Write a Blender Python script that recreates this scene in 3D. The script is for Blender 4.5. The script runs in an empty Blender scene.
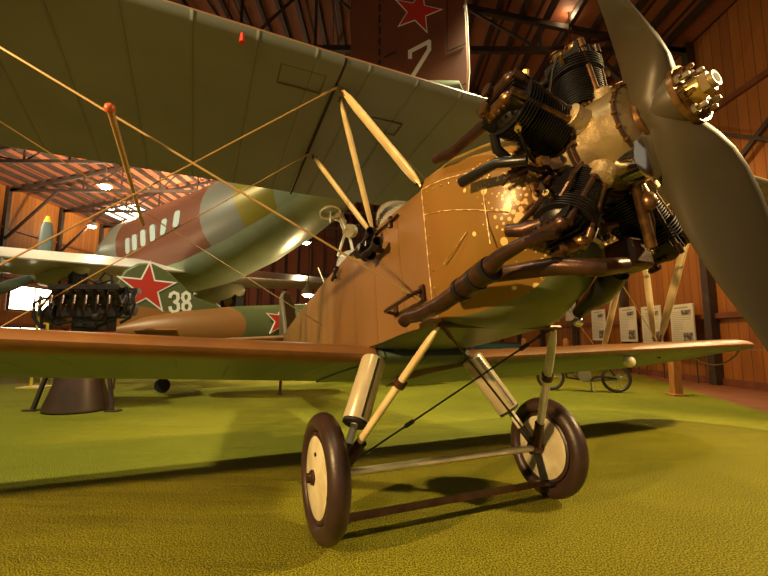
import bpy, bmesh, math, random
from mathutils import Vector, Matrix
random.seed(7)
C = bpy.context.scene
COL = C.collection
PI = math.pi
sin, cos = math.sin, math.cos

# ------------------------------------------------------------------ camera numbers
CAMZ, PIT, ROL, FPX = 1.1616, 0.1216, 0.0066, 412.67
PSI, TH, RW = 0.4222, 0.1682, 0.36
CX, CY = 2.4505, -1.5872

def at(px, py, Y):
    """point of the photograph's pixel at horizontal distance Y from the camera"""
    f = Vector((0, cos(PIT), sin(PIT))); r = Vector((1, 0, 0)); u = Vector((0, -sin(PIT), cos(PIT)))
    r2 = r*cos(ROL)+u*sin(ROL); u2 = -r*sin(ROL)+u*cos(ROL)
    d = f + r2*((px-384)/FPX) + u2*((288-py)/FPX)
    t = Y/d.y
    return Vector((0, 0, CAMZ)) + d*t

# ------------------------------------------------------------------ materials
def mat(name, col, rough=.6, metal=0., col2=None, scale=3., thr=(.4, .6), bump=0., bscale=40., coord='Object', spec=None, stretch=None, emit=None):
    m = bpy.data.materials.new(name); m.use_nodes = True
    nt = m.node_tree; N = nt.nodes; Lk = nt.links
    b = N['Principled BSDF']
    b.inputs['Base Color'].default_value = (*col, 1); b.inputs['Roughness'].default_value = rough
    b.inputs['Metallic'].default_value = metal
    if spec is not None: b.inputs['Specular IOR Level'].default_value = spec
    tc = N.new('ShaderNodeTexCoord'); src = tc.outputs[coord]
    if stretch:
        mp = N.new('ShaderNodeMapping'); mp.inputs['Scale'].default_value = stretch
        Lk.new(src, mp.inputs['Vector']); src = mp.outputs[0]
    if col2 is not None:
        n = N.new('ShaderNodeTexNoise'); n.inputs['Scale'].default_value = scale; n.inputs['Detail'].default_value = 5
        Lk.new(src, n.inputs['Vector'])
        cr = N.new('ShaderNodeValToRGB'); cr.color_ramp.elements[0].position = thr[0]; cr.color_ramp.elements[1].position = thr[1]
        cr.color_ramp.elements[0].color = (*col, 1); cr.color_ramp.elements[1].color = (*col2, 1)
        Lk.new(n.outputs['Fac'], cr.inputs[0]); Lk.new(cr.outputs[0], b.inputs['Base Color'])
    if bump:
        n2 = N.new('ShaderNodeTexNoise'); n2.inputs['Scale'].default_value = bscale; n2.inputs['Detail'].default_value = 4
        Lk.new(src, n2.inputs['Vector'])
        bp = N.new('ShaderNodeBump'); bp.inputs['Strength'].default_value = bump; bp.inputs['Distance'].default_value = .02
        Lk.new(n2.outputs['Fac'], bp.inputs['Height']); Lk.new(bp.outputs[0], b.inputs['Normal'])
    if emit:
        b.inputs['Emission Color'].default_value = (*emit[0], 1); b.inputs['Emission Strength'].default_value = emit[1]
    return m

def chipped(name, col, chip, x0, x1):
    """painted metal with chipped spots, denser towards the nose"""
    m = mat(name, col, .33, .0)
    nt = m.node_tree; N = nt.nodes; Lk = nt.links; b = N['Principled BSDF']
    tc = N['Texture Coordinate']
    v = N.new('ShaderNodeTexVoronoi'); v.inputs['Scale'].default_value = 15; v.inputs['Randomness'].default_value = 1
    Lk.new(tc.outputs['Object'], v.inputs['Vector'])
    no = N.new('ShaderNodeTexNoise'); no.inputs['Scale'].default_value = 5; no.inputs['Detail'].default_value = 6; Lk.new(tc.outputs['Object'], no.inputs['Vector'])
    sx = N.new('ShaderNodeSeparateXYZ'); Lk.new(tc.outputs['Object'], sx.inputs[0])
    mr = N.new('ShaderNodeMapRange'); mr.inputs[1].default_value = x0; mr.inputs[2].default_value = x1; mr.inputs[3].default_value = 0; mr.inputs[4].default_value = .95
    Lk.new(sx.outputs[0], mr.inputs[0])
    s2 = N.new('ShaderNodeMath'); s2.operation = 'MULTIPLY'; Lk.new(no.outputs['Fac'], s2.inputs[0]); s2.inputs[1].default_value = 1.0
    s3 = N.new('ShaderNodeMath'); s3.operation = 'MULTIPLY'; Lk.new(s2.outputs[0], s3.inputs[0]); Lk.new(mr.outputs[0], s3.inputs[1])
    n5 = N.new('ShaderNodeMath'); n5.operation = 'GREATER_THAN'; n5.inputs[1].default_value = .5; Lk.new(v.outputs['Color'], n5.inputs[0])
    s4 = N.new('ShaderNodeMath'); s4.operation = 'MULTIPLY'; Lk.new(s3.outputs[0], s4.inputs[0]); Lk.new(n5.outputs[0], s4.inputs[1])
    lt = N.new('ShaderNodeMath'); lt.operation = 'LESS_THAN'; Lk.new(v.outputs['Distance'], lt.inputs[0]); Lk.new(s4.outputs[0], lt.inputs[1])
    mx = N.new('ShaderNodeMixRGB'); mx.inputs[1].default_value = (*col, 1); mx.inputs[2].default_value = (*chip, 1)
    Lk.new(lt.outputs[0], mx.inputs[0])
    v2 = N.new('ShaderNodeTexVoronoi'); v2.inputs['Scale'].default_value = 42; Lk.new(tc.outputs['Object'], v2.inputs['Vector'])
    sb = N.new('ShaderNodeMath'); sb.operation = 'SUBTRACT'; sb.inputs[1].default_value = .17; Lk.new(s3.outputs[0], sb.inputs[0])
    g2 = N.new('ShaderNodeMath'); g2.operation = 'MULTIPLY'; g2.inputs[1].default_value = 1.5; Lk.new(sb.outputs[0], g2.inputs[0])
    l2 = N.new('ShaderNodeMath'); l2.operation = 'LESS_THAN'; Lk.new(v2.outputs['Distance'], l2.inputs[0]); Lk.new(g2.outputs[0], l2.inputs[1])
    mxx = N.new('ShaderNodeMath'); mxx.operation = 'MAXIMUM'; Lk.new(lt.outputs[0], mxx.inputs[0]); Lk.new(l2.outputs[0], mxx.inputs[1]); Lk.new(mxx.outputs[0], mx.inputs[0])
    # broad tone variation of old varnish
    n3 = N.new('ShaderNodeTexNoise'); n3.inputs['Scale'].default_value = 2.5; Lk.new(tc.outputs['Object'], n3.inputs['Vector'])
    mx2 = N.new('ShaderNodeMixRGB'); mx2.blend_type = 'MULTIPLY'; mx2.inputs[0].default_value = .35
    Lk.new(mx.outputs[0], mx2.inputs[1]); Lk.new(n3.outputs['Color'], mx2.inputs[2])
    Lk.new(mx2.outputs[0], b.inputs['Base Color'])
    bn = N.new('ShaderNodeBump'); bn.inputs['Strength'].default_value = .12; bn.inputs['Distance'].default_value = .03
    Lk.new(n3.outputs['Fac'], bn.inputs['Height']); Lk.new(bn.outputs[0], b.inputs['Normal'])
    return m

def fabric(name, col, col2, rib=.33, rough=.5, tapes=.8, axis=1):
    """doped fabric over ribs: thin stitched tapes across the span"""
    m = mat(name, col, rough, 0, col2=col2, scale=1.6, thr=(.3, .7))
    nt = m.node_tree; N = nt.nodes; Lk = nt.links; b = N['Principled BSDF']
    tc = N['Texture Coordinate']
    sx = N.new('ShaderNodeSeparateXYZ'); Lk.new(tc.outputs['Object'], sx.inputs[0])
    a = N.new('ShaderNodeMath'); a.operation = 'MULTIPLY'; a.inputs[1].default_value = 1/rib; Lk.new(sx.outputs[axis], a.inputs[0])
    pg = N.new('ShaderNodeMath'); pg.operation = 'PINGPONG'; pg.inputs[1].default_value = .5; Lk.new(a.outputs[0], pg.inputs[0])
    mr = N.new('ShaderNodeMapRange'); mr.inputs[1].default_value = 0.0; mr.inputs[2].default_value = .05; mr.inputs[3].default_value = 1; mr.inputs[4].default_value = 0
    Lk.new(pg.outputs[0], mr.inputs[0])
    bp = N.new('ShaderNodeBump'); bp.inputs['Strength'].default_value = tapes; bp.inputs['Distance'].default_value = .008
    Lk.new(mr.outputs[0], bp.inputs['Height']); Lk.new(bp.outputs[0], b.inputs['Normal'])
    lt = N.new('ShaderNodeMath'); lt.operation = 'LESS_THAN'; lt.inputs[1].default_value = .012; Lk.new(pg.outputs[0], lt.inputs[0])
    old = b.inputs['Base Color'].links[0].from_socket
    mx = N.new('ShaderNodeMixRGB'); mx.blend_type = 'MULTIPLY'; mx.inputs[2].default_value = (.72, .68, .6, 1)
    Lk.new(lt.outputs[0], mx.inputs[0]); Lk.new(old, mx.inputs[1]); Lk.new(mx.outputs[0], b.inputs['Base Color'])
    return m

def planks(name, col, col2, width, axis, rough=.7, gap=.06, horiz=None):
    m = mat(name, col, rough, 0)
    nt = m.node_tree; N = nt.nodes; Lk = nt.links; b = N['Principled BSDF']
    tc = N['Texture Coordinate']
    sx = N.new('ShaderNodeSeparateXYZ'); Lk.new(tc.outputs['Object'], sx.inputs[0])
    a = N.new('ShaderNodeMath'); a.operation = 'MULTIPLY'; a.inputs[1].default_value = 1/width; Lk.new(sx.outputs[axis], a.inputs[0])
    fl = N.new('ShaderNodeMath'); fl.operation = 'FLOOR'; Lk.new(a.outputs[0], fl.inputs[0])
    wn = N.new('ShaderNodeTexWhiteNoise'); wn.noise_dimensions = '1D'; Lk.new(fl.outputs[0], wn.inputs['W'])
    fr = N.new('ShaderNodeMath'); fr.operation = 'FRACT'; Lk.new(a.outputs[0], fr.inputs[0])
    mp = N.new('ShaderNodeMapping'); sc = [9, 9, 9]; sc[{0: 2, 1: 2, 2: 0}[axis] if horiz is None else horiz] = .7
    mp.inputs['Scale'].default_value = sc; Lk.new(tc.outputs['Object'], mp.inputs['Vector'])
    n = N.new('ShaderNodeTexNoise'); n.inputs['Scale'].default_value = 1.; n.inputs['Detail'].default_value = 6; Lk.new(mp.outputs[0], n.inputs['Vector'])
    ad = N.new('ShaderNodeMath'); ad.operation = 'ADD'; Lk.new(wn.outputs['Value'], ad.inputs[0]); Lk.new(n.outputs['Fac'], ad.inputs[1])
    hf = N.new('ShaderNodeMath'); hf.operation = 'MULTIPLY'; hf.inputs[1].default_value = .5; Lk.new(ad.outputs[0], hf.inputs[0])
    mx = N.new('ShaderNodeMixRGB'); mx.inputs[1].default_value = (*col, 1); mx.inputs[2].default_value = (*col2, 1); Lk.new(hf.outputs[0], mx.inputs[0])
    lt = N.new('ShaderNodeMath'); lt.operation = 'LESS_THAN'; lt.inputs[1].default_value = gap; Lk.new(fr.outputs[0], lt.inputs[0])
    mx2 = N.new('ShaderNodeMixRGB'); mx2.inputs[2].default_value = (col[0]*.2, col[1]*.2, col[2]*.2, 1)
    Lk.new(lt.outputs[0], mx2.inputs[0]); Lk.new(mx.outputs[0], mx2.inputs[1]); Lk.new(mx2.outputs[0], b.inputs['Base Color'])
    return m

def camo(name, cols, scale, rough=.35, metal=.2, axisw=(1, 1, 1)):
    m = mat(name, cols[0], rough, metal)
    nt = m.node_tree; N = nt.nodes; Lk = nt.links; b = N['Principled BSDF']
    tc = N['Texture Coordinate']
    mp = N.new('ShaderNodeMapping'); mp.inputs['Scale'].default_value = axisw; Lk.new(tc.outputs['Object'], mp.inputs['Vector'])
    n = N.new('ShaderNodeTexNoise'); n.inputs['Scale'].default_value = scale; n.inputs['Detail'].default_value = .5; Lk.new(mp.outputs[0], n.inputs['Vector'])
    cr = N.new('ShaderNodeValToRGB'); cr.color_ramp.interpolation = 'CONSTANT'
    e = cr.color_ramp.elements; e[0].color = (*cols[0], 1); e[0].position = 0
    e[1].color = (*cols[1], 1); e[1].position = .5
    if len(cols) > 2:
        x = e.new(.58); x.color = (*cols[2], 1)
    Lk.new(n.outputs['Fac'], cr.inputs[0]); Lk.new(cr.outputs[0], b.inputs['Base Color'])
    return m

M = {}
M['ochre'] = chipped('ochre_cowl', (.245, .125, .024), (.86, .62, .25), .93, 1.42)
M['ochre_top'] = mat('ochre_top_cowl', (.29, .16, .022), .3, 0, col2=(.23, .125, .02), scale=3)
M['fus'] = fabric('brown_fuselage_fabric', (.225, .115, .033), (.165, .085, .028), rib=.42, rough=.42, tapes=.35, axis=0)
M['fusgreen'] = mat('green_belly', (.125, .145, .075), .36, 0, col2=(.09, .105, .055), scale=3)
M['wing_brown'] = mat('brown_wing_paint', (.24, .105, .03), .45, 0, col2=(.19, .085, .03), scale=4)
M['wing_under'] = fabric('green_grey_wing_fabric', (.20, .245, .27), (.16, .195, .21), rib=.34, rough=.45)
M['panel'] = mat('panel_edge', (.11, .10, .06), .5)
M['low_under'] = fabric('green_grey_lower_fabric', (.115, .165, .13), (.085, .125, .095), rib=.34, rough=.45)
M['cream'] = mat('cream_strut_paint', (.62, .50, .26), .35, 0, col2=(.52, .40, .19), scale=7)
M['creamwhite'] = mat('pale_strut_paint', (.62, .60, .46), .32, 0, col2=(.5, .46, .33), scale=6)
M['creampale'] = mat('cream_axle_paint', (.72, .64, .42), .35, 0, col2=(.62, .53, .33), scale=6)
M['fairing'] = mat('pale_fairing_paint', (.56, .49, .33), .28, .15, col2=(.5, .43, .28), scale=4)
M['hubdisc'] = mat('pale_hub_paint', (.58, .53, .36), .5, 0, col2=(.46, .40, .25), scale=9)
M['tyre'] = mat('brown_black_rubber', (.040, .019, .016), .40, 0, col2=(.030, .015, .013), scale=8, bump=.1, bscale=60)
M['black'] = mat('black_enamel', (.012, .011, .012), .3, .2)
M['fin'] = mat('black_cylinder_fins', (.011, .009, .010), .36, .2)
M['blackmat'] = mat('black_rubber', (.01, .01, .01), .7)
M['exh'] = mat('burnt_steel_exhaust', (.085, .040, .024), .34, .65, col2=(.05, .025, .018), scale=9, bump=.1)
M['bronze'] = mat('bronze_fittings', (.28, .15, .06), .3, .8, col2=(.12, .06, .03), scale=20)
M['case'] = mat('grey_gold_alloy', (.36, .27, .14), .36, .6, col2=(.26, .19, .095), scale=8, bump=.25, bscale=14)
M['caseboss'] = mat('cast_boss_alloy', (.42, .32, .17), .45, .5, col2=(.33, .24, .12), scale=12, bump=.3, bscale=40)
M['chrome'] = mat('bright_steel', (.72, .70, .66), .16, 1.)
M['finpaint'] = mat('tan_tail_paint', (.18, .13, .07), .5, 0, col2=(.15, .12, .07), scale=3)
M['steel'] = mat('dull_steel', (.32, .27, .2), .4, .8)
M['prop'] = mat('olive_propeller_lacquer', (.062, .046, .024), .42, 0, spec=.25, col2=(.048, .040, .024), scale=2.5)
M['brass'] = mat('yellow_brass', (.55, .38, .12), .3, .9)
M['wire'] = mat('wire_paint', (.42, .27, .10), .45, .2)
M['wiredark'] = mat('dark_cable', (.03, .022, .016), .5, .3)
M['red'] = mat('red_marking', (.52, .03, .015), .5)
M['white'] = mat('white_marking', (.86, .82, .70), .5)
M['glass'] = None
g = bpy.data.materials.new('clear_windshield'); g.use_nodes = True
gb = g.node_tree.nodes['Principled BSDF']; gb.inputs['Base Color'].default_value = (.9, .88, .8, 1); gb.inputs['Roughness'].default_value = .08
gb.inputs['Alpha'].default_value = .2; gb.inputs['Specular IOR Level'].default_value = .8
M['glass'] = g
M['orange'] = mat('orange_knob', (.5, .1, .03), .4)

# ------------------------------------------------------------------ mesh builder
def frame(d):
    d = Vector(d).normalized()
    a = Vector((0, 0, 1)) if abs(d.z) < .9 else Vector((1, 0, 0))
    x = d.cross(a).normalized(); y = d.cross(x).normalized()
    return x, y, d

class MB:
    def __init__(s, off=None):
        s.v = []; s.f = []; s.m = []; s.sm = []; s.off = off
    def add(s, vs, fs, mi=0, smooth=True):
        o = len(s.v); s.v += [Vector(p) for p in vs]
        for f in fs: s.f.append([i+o for i in f]); s.m.append(mi); s.sm.append(smooth)
    def rings(s, rings, mi=0, caps=True, smooth=True, closed=True):
        n = len(rings[0]); vs = [p for r in rings for p in r]; fs = []
        for i in range(len(rings)-1):
            for j in range(n if closed else n-1):
                k = (j+1) % n
                fs.append([i*n+j, i*n+k, (i+1)*n+k, (i+1)*n+j])
        s.add(vs, fs, mi, smooth)
        if caps:
            s.add(rings[0], [list(range(n))[::-1]], mi, False); s.add(rings[-1], [list(range(n))], mi, False)
    def cyl(s, p0, p1, r0, r1=None, n=14, mi=0, caps=True, flat=1.):
        r1 = r0 if r1 is None else r1; p0 = Vector(p0); p1 = Vector(p1)
        x, y, d = frame(p1-p0)
        rg = [[p + (x*cos(2*PI*j/n) + y*sin(2*PI*j/n)*flat)*r for j in range(n)] for p, r in ((p0, r0), (p1, r1))]
        s.rings(rg, mi, caps)
    def lathe(s, o, d, prof, n=24, mi=0, caps=True):
        x, y, d = frame(d); o = Vector(o)
        s.rings([[o + d*h + (x*cos(2*PI*j/n)+y*sin(2*PI*j/n))*r for j in range(n)] for h, r in prof], mi, caps)
    def tube(s, pts, r, n=10, mi=0):
        pts = [Vector(p) for p in pts]
        if not isinstance(r, (list, tuple)): r = [r]*len(pts)
        rg = []; ref = None
        for i, p in enumerate(pts):
            t = (pts[min(i+1, len(pts)-1)] - pts[max(i-1, 0)]).normalized()
            if ref is None: x, y, _ = frame(t)
            else:
                x = (ref - t*ref.dot(t)).normalized(); y = t.cross(x)
            ref = x
            rg.append([p + (x*cos(2*PI*j/n)+y*sin(2*PI*j/n))*r[i] for j in range(n)])
        s.rings(rg, mi)
    def box(s, c, size, R=None, mi=0):
        c = Vector(c); h = Vector(size)*.5
        vs = []
        for x in (-1, 1):
            for y in (-1, 1):
                for z in (-1, 1):
                    p = Vector((x*h.x, y*h.y, z*h.z)); vs.append(c + (R @ p if R else p))
        s.add(vs, [[0, 1, 3, 2], [4, 6, 7, 5], [0, 4, 5, 1], [2, 3, 7, 6], [0, 2, 6, 4], [1, 5, 7, 3]], mi, False)
    def beam(s, p0, p1, w, h, mi=0, up=(0, 0, 1)):
        p0 = Vector(p0); p1 = Vector(p1); d = (p1-p0).normalized(); u = Vector(up)
        x = d.cross(u)
        if x.length < 1e-3: x = d.cross(Vector((1, 0, 0)))
        x.normalize(); z = x.cross(d)
        vs = [p + x*a*w/2 + z*b*h/2 for p in (p0, p1) for a, b in ((-1, -1), (1, -1), (1, 1), (-1, 1))]
        s.add(vs, [[3, 2, 1, 0], [4, 5, 6, 7], [0, 1, 5, 4], [1, 2, 6, 5], [2, 3, 7, 6], [3, 0, 4, 7]], mi, False)
    def sphere(s, c, r, n=14, mi=0, sc=(1, 1, 1), R=None):
        c = Vector(c); rg = []
        for i in range(n//2+1):
            a = -PI/2 + PI*i/(n//2); rr = max(cos(a), .01)
            ring = []
            for j in range(n):
                p = Vector((rr*cos(2*PI*j/n)*sc[0], rr*sin(2*PI*j/n)*sc[1], sin(a)*sc[2]))*r
                ring.append(c + (R @ p if R else p))
            rg.append(ring)
        s.rings(rg, mi)
    def prism(s, pts, nrm, t, mi=0):
        n = len(pts); nv = Vector(nrm).normalized()*t
        a = [Vector(p) for p in pts]; b = [p+nv for p in a]
        s.add(a+b, [list(range(n))[::-1], [i+n for i in range(n)]] + [[i, (i+1) % n, (i+1) % n+n, i+n] for i in range(n)], mi, False)
    def each(s, name, mats, parent=None):
        """one object per separate piece (pieces whose boxes touch stay together)"""
        par = list(range(len(s.v)))
        def fd(i):
            while par[i] != i: par[i] = par[par[i]]; i = par[i]
            return i
        key = {}
        for i, p in enumerate(s.v):
            k = (round(p.x, 5), round(p.y, 5), round(p.z, 5))
            if k in key: par[fd(i)] = fd(key[k])
            else: key[k] = i
        for f in s.f:
            for i in f[1:]: par[fd(i)] = fd(f[0])
        isl = {}
        for i in range(len(s.v)): isl.setdefault(fd(i), []).append(i)
        bb = [[ids, Vector([min(s.v[i][a] for i in ids)-.0015 for a in range(3)]), Vector([max(s.v[i][a] for i in ids)+.0015 for a in range(3)])] for ids in isl.values()]
        ch = True
        while ch:
            ch = False; out = []
            for q in bb:
                for w in out:
                    if all(q[1][a] <= w[2][a] and w[1][a] <= q[2][a] for a in range(3)):
                        w[0] = w[0]+q[0]; w[1] = Vector([min(w[1][a], q[1][a]) for a in range(3)]); w[2] = Vector([max(w[2][a], q[2][a]) for a in range(3)]); ch = True; break
                else: out.append(list(q))
            bb = out
        res = []
        for ids, lo, hi in bb:
            st_ = set(ids); m = MB(s.off); idx = {g: i for i, g in enumerate(ids)}; m.v = [s.v[i] for i in ids]
            for f, mi, sm in zip(s.f, s.m, s.sm):
                if f[0] in st_: m.f.append([idx[i] for i in f]); m.m.append(mi); m.sm.append(sm)
            res.append(m.build(name, mats, parent))
        return res
    def build(s, name, mats, parent=None, bevel=0, loc=None):
        me = bpy.data.meshes.new(name)
        off = s.off or Vector((0, 0, 0))
        me.from_pydata([tuple(p+off) for p in s.v], [], s.f)
        if not isinstance(mats, (list, tuple)): mats = [mats]
        for m in mats: me.materials.append(m)
        me.polygons.foreach_set('material_index', s.m)
        me.polygons.foreach_set('use_smooth', s.sm)
        bm = bmesh.new(); bm.from_mesh(me); bmesh.ops.remove_doubles(bm, verts=bm.verts, dist=1e-5)
        bmesh.ops.recalc_face_normals(bm, faces=bm.faces); bm.to_mesh(me); bm.free()
        me.update()
        try: me.set_sharp_from_angle(angle=math.radians(42))
        except Exception: pass
        o = bpy.data.objects.new(name, me); COL.objects.link(o)
        if parent: o.parent = parent
        if loc: o.location = loc
        if bevel:
            bv = o.modifiers.new('bevel', 'BEVEL'); bv.width = bevel; bv.segments = 2; bv.limit_method = 'ANGLE'
        return o

def tag(o, label=None, cat=None, group=None, kind=None):
    if label: o['label'] = label
    if cat: o['category'] = cat
    if group: o['group'] = group
    if kind: o['kind'] = kind
    return o
def thing(name, label, cat, loc=(0, 0, 0), rotz=0, group=None):
    o = bpy.data.objects.new(name, None); COL.objects.link(o)
    o.location = loc; o.rotation_euler = (0, 0, rotz); o.empty_display_size = .2
    return tag(o, label, cat, group)
def struct(mb, name, m): return tag(mb.build(name, m), kind='structure')

def copy_tree(o, parent=None):
    c = o.copy(); COL.objects.link(c); c.parent = parent
    for ch in list(o.children): copy_tree(ch, c)
    return c

def star_pts(c, r, ux, uz, inner=.40, rot=0):
    return [Vector(c) + (Vector(ux)*sin(a)+Vector(uz)*cos(a))*(r if k % 2 == 0 else r*inner)
            for k in range(10) for a in [PI*k/5+rot]]

def strokes(mb, lines, o, ux, uz, nrm, w, t, mi=0):
    """flat painted strokes: each a polyline in (u,v)"""
    o = Vector(o); ux = Vector(ux); uz = Vector(uz)
    for ln in lines:
        for i in range(len(ln)-1):
            a = Vector(ln[i]); b = Vector(ln[i+1]); d = (b-a)
            if d.length < 1e-6: continue
            d.normalize(); n = Vector((-d.y, d.x))*w/2; e = d*w*.35
            q = [a-n-e, b-n+e, b+n+e, a+n-e]
            mb.prism([o+ux*p.x+uz*p.y for p in q], nrm, t + i*1e-4, mi)

# ================================================================== THE BIPLANE
fwd = Vector((sin(PSI), -cos(PSI), 0)); left = Vector((cos(PSI), sin(PSI), 0)); Z = Vector((0, 0, 1))
bx_ = fwd*cos(TH)+Z*sin(TH); bz_ = -fwd*sin(TH)+Z*cos(TH)
axle_xy = Vector((-CX*sin(PSI)-CY*cos(PSI), CX*cos(PSI)-CY*sin(PSI), 0))
plane = bpy.data.objects.new('biplane', None); COL.objects.link(plane)
R3 = Matrix((bx_, left, bz_)).transposed()
plane.matrix_world = Matrix.Translation(axle_xy) @ R3.to_4x4()
tag(plane, 'brown and green camouflaged biplane with exposed five-cylinder radial engine standing on the green carpet', 'airplane')
OFF = Vector((RW*sin(TH), 0, RW*cos(TH)))
def B(): return MB(OFF)

# ---- fuselage
def fsec(x, w, zb, zt, ht, bb, n=9):
    """bottom arch, side, top arch (closed ring)"""
    pts = []
    kb = 1 - .62*min(1, max(0, (x-.62)/.5))
    for i in range(n+1):
        a = PI*i/n; pts.append((x, -w*kb*cos(a), zb - bb*sin(a)))
    sw = lambda i: w*(kb+(1-kb)*(.75, .97, 1)[i-1])
    for i in range(1, 4): pts.append((x, sw(i), zb+(zt-zb)*i/4))
    for i in range(n+1):
        a = PI*i/n; pts.append((x, w*cos(a), zt + ht*sin(a)))
    for i in range(1, 4): pts.append((x, -sw(4-i), zt+(zb-zt)*i/4))
    return [Vector(p) for p in pts]
def fus_loft(mb, secs, nb=9, split=None, caps=(True, True)):
    rg = [fsec(*s) for s in secs]; n = len(rg[0])
    vs = [p for r in rg for p in r]
    for i in range(len(rg)-1):
        for j in range(n):
            k = (j+1) % n
            mb.add([rg[i][j], rg[i][k], rg[i+1][k], rg[i+1][j]], [[0, 1, 2, 3]], 1 if j < nb else (2 if 12 <= j < 21 else 0))
    if caps[0]: mb.add(rg[0], [list(range(n))], 0, False)
    if caps[1]: mb.add(rg[-1], [list(range(n))], 0, False)
b = B()
S_ = [(.70, .44, .79, 1.56, .10, .03), (.3, .44, .79, 1.59, .10, .03), (0, .44, .785, 1.61, .09, .03), (-.6, .44, .80, 1.63, .08, .03), (-1.3, .42, .85, 1.64, .07, .05),
      (-2.2, .36, .97, 1.66, .08, .04), (-3.3, .28, 1.10, 1.68, .10, .03), (-4.5, .19, 1.24, 1.70, .08, .02), (-5.6, .09, 1.38, 1.71, .05, .01), (-6.25, .03, 1.46, 1.72, .02, .01)]
fus_loft(b, S_)
fus = b.build('fuselage', [M['fus'], M['fusgreen'], M['fus']], plane)
b = B()
CW = [(1.36, .31, 1.08, 1.34, .26, .03), (1.30, .355, .95, 1.37, .27, .04), (1.2, .39, .88, 1.41, .27, .05), (1.1, .415, .84, 1.45, .27, .05), (.9, .435, .80, 1.52, .25, .05), (.705, .445, .79, 1.565, .21, .04)]
fus_loft(b, CW)
cowl = tag(b.build('engine_cowling', [M['ochre'], M['fusgreen'], M['ochre_top']], plane), 'ochre cowling with chipped paint')
# seams of the cowling
chip = mat('chipped_seam', (.30, .145, .03), .4, 0, col2=(.8, .6, .28), scale=26, thr=(.45, .6))
b = B()
def sidew(x):  # half width & longerons of the cowling at x
    for i in range(len(CW)-1):
        a, c = CW[i], CW[i+1]
        if c[0] <= x <= a[0]:
            t = (x-c[0])/(a[0]-c[0]); return [c[k]+(a[k]-c[k])*t for k in range(1, 6)]
    return list(CW[-1][1:])
for sgn in (-1, 1):
    b.tube([(.705, sgn*.447, .80+(.76)*i/6) for i in range(7)], .0035, 6)
    xs = [.705+.65*i/8 for i in range(9)]
    b.tube([(x, sgn*(sidew(x)[0]+.001), sidew(x)[2]) for x in xs], .0035, 6)
    b.tube([(x, sgn*(sidew(x)[0]+.002), sidew(x)[2]-.16-.10*(x-.7)) for x in xs if x < 1.28], .0025, 6)
    x = 1.17
    b.tube([(x, sgn*(sidew(x)[0]+.002), 1.05+.35*i/6) for i in range(7)], .0035, 6)
    b.tube([(.84+.2*i/5, sgn*(sidew(.84+.2*i/5)[0]+.001), 1.06+.10*i/5) for i in range(6)], .003, 6)
b.each('seam', chip, cowl)
b = B()
for sgn in (-1, 1):
    for k in range(9):
        x = .76+.065*k; w, zb, zt, ht, bb = sidew(x)
        b.sphere((x, sgn*(w+.001), zt-.03), .006, 8)
    for k in range(7):
        b.sphere((.735, sgn*.446, .86+.1*k), .005, 8)
b.each('fastener', M['brass'], cowl)
# cockpit coamings and windshields
for x, w in ((-.35, .30), (-1.35, .28)):
    b = B(); pts = [(x-.32*cos(a)-.1, w*sin(a), 1.735-.03*abs(sin(a))) for a in [2*PI*i/24 for i in range(25)]]
    b.tube(pts, .022, 8); b.build('cockpit_coaming', M['blackmat'], plane)
    b = B(); b.prism([(x-.30*cos(a)-.1, (w-.02)*sin(a), 1.722-.03*abs(sin(a))) for a in [2*PI*i/24 for i in range(24)]], (0, 0, 1), .008)
    b.build('cockpit_opening', M['blackmat'], plane)
def windshield(x, y0, h, w):
    def pt(a, e): return Vector((x+.17*cos(a)*cos(e)-.16*sin(e), y0+w*sin(a)*max(.02, cos(e))**.75, 1.64+h*sin(e)))
    A_ = [-1.75+3.5*i/16 for i in range(17)]
    front = [[pt(a, 1.5*j/8) for a in A_] for j in range(9)]
    b = B(); b.rings(front, 0, caps=False, closed=False)
    o = b.build('windshield', M['glass'], plane)
    sm = o.modifiers.new('thick', 'SOLIDIFY'); sm.thickness = .004
    f = B(); f.tube([r[0] for r in front]+[r[-1] for r in front[::-1]], .006, 6); f.tube(front[0], .007, 6)
    f.build('windshield_frame', M['exh'], o)
windshield(-.02, -.10, .34, .30)
windshield(-1.15, -.08, .34, .28)

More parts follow.
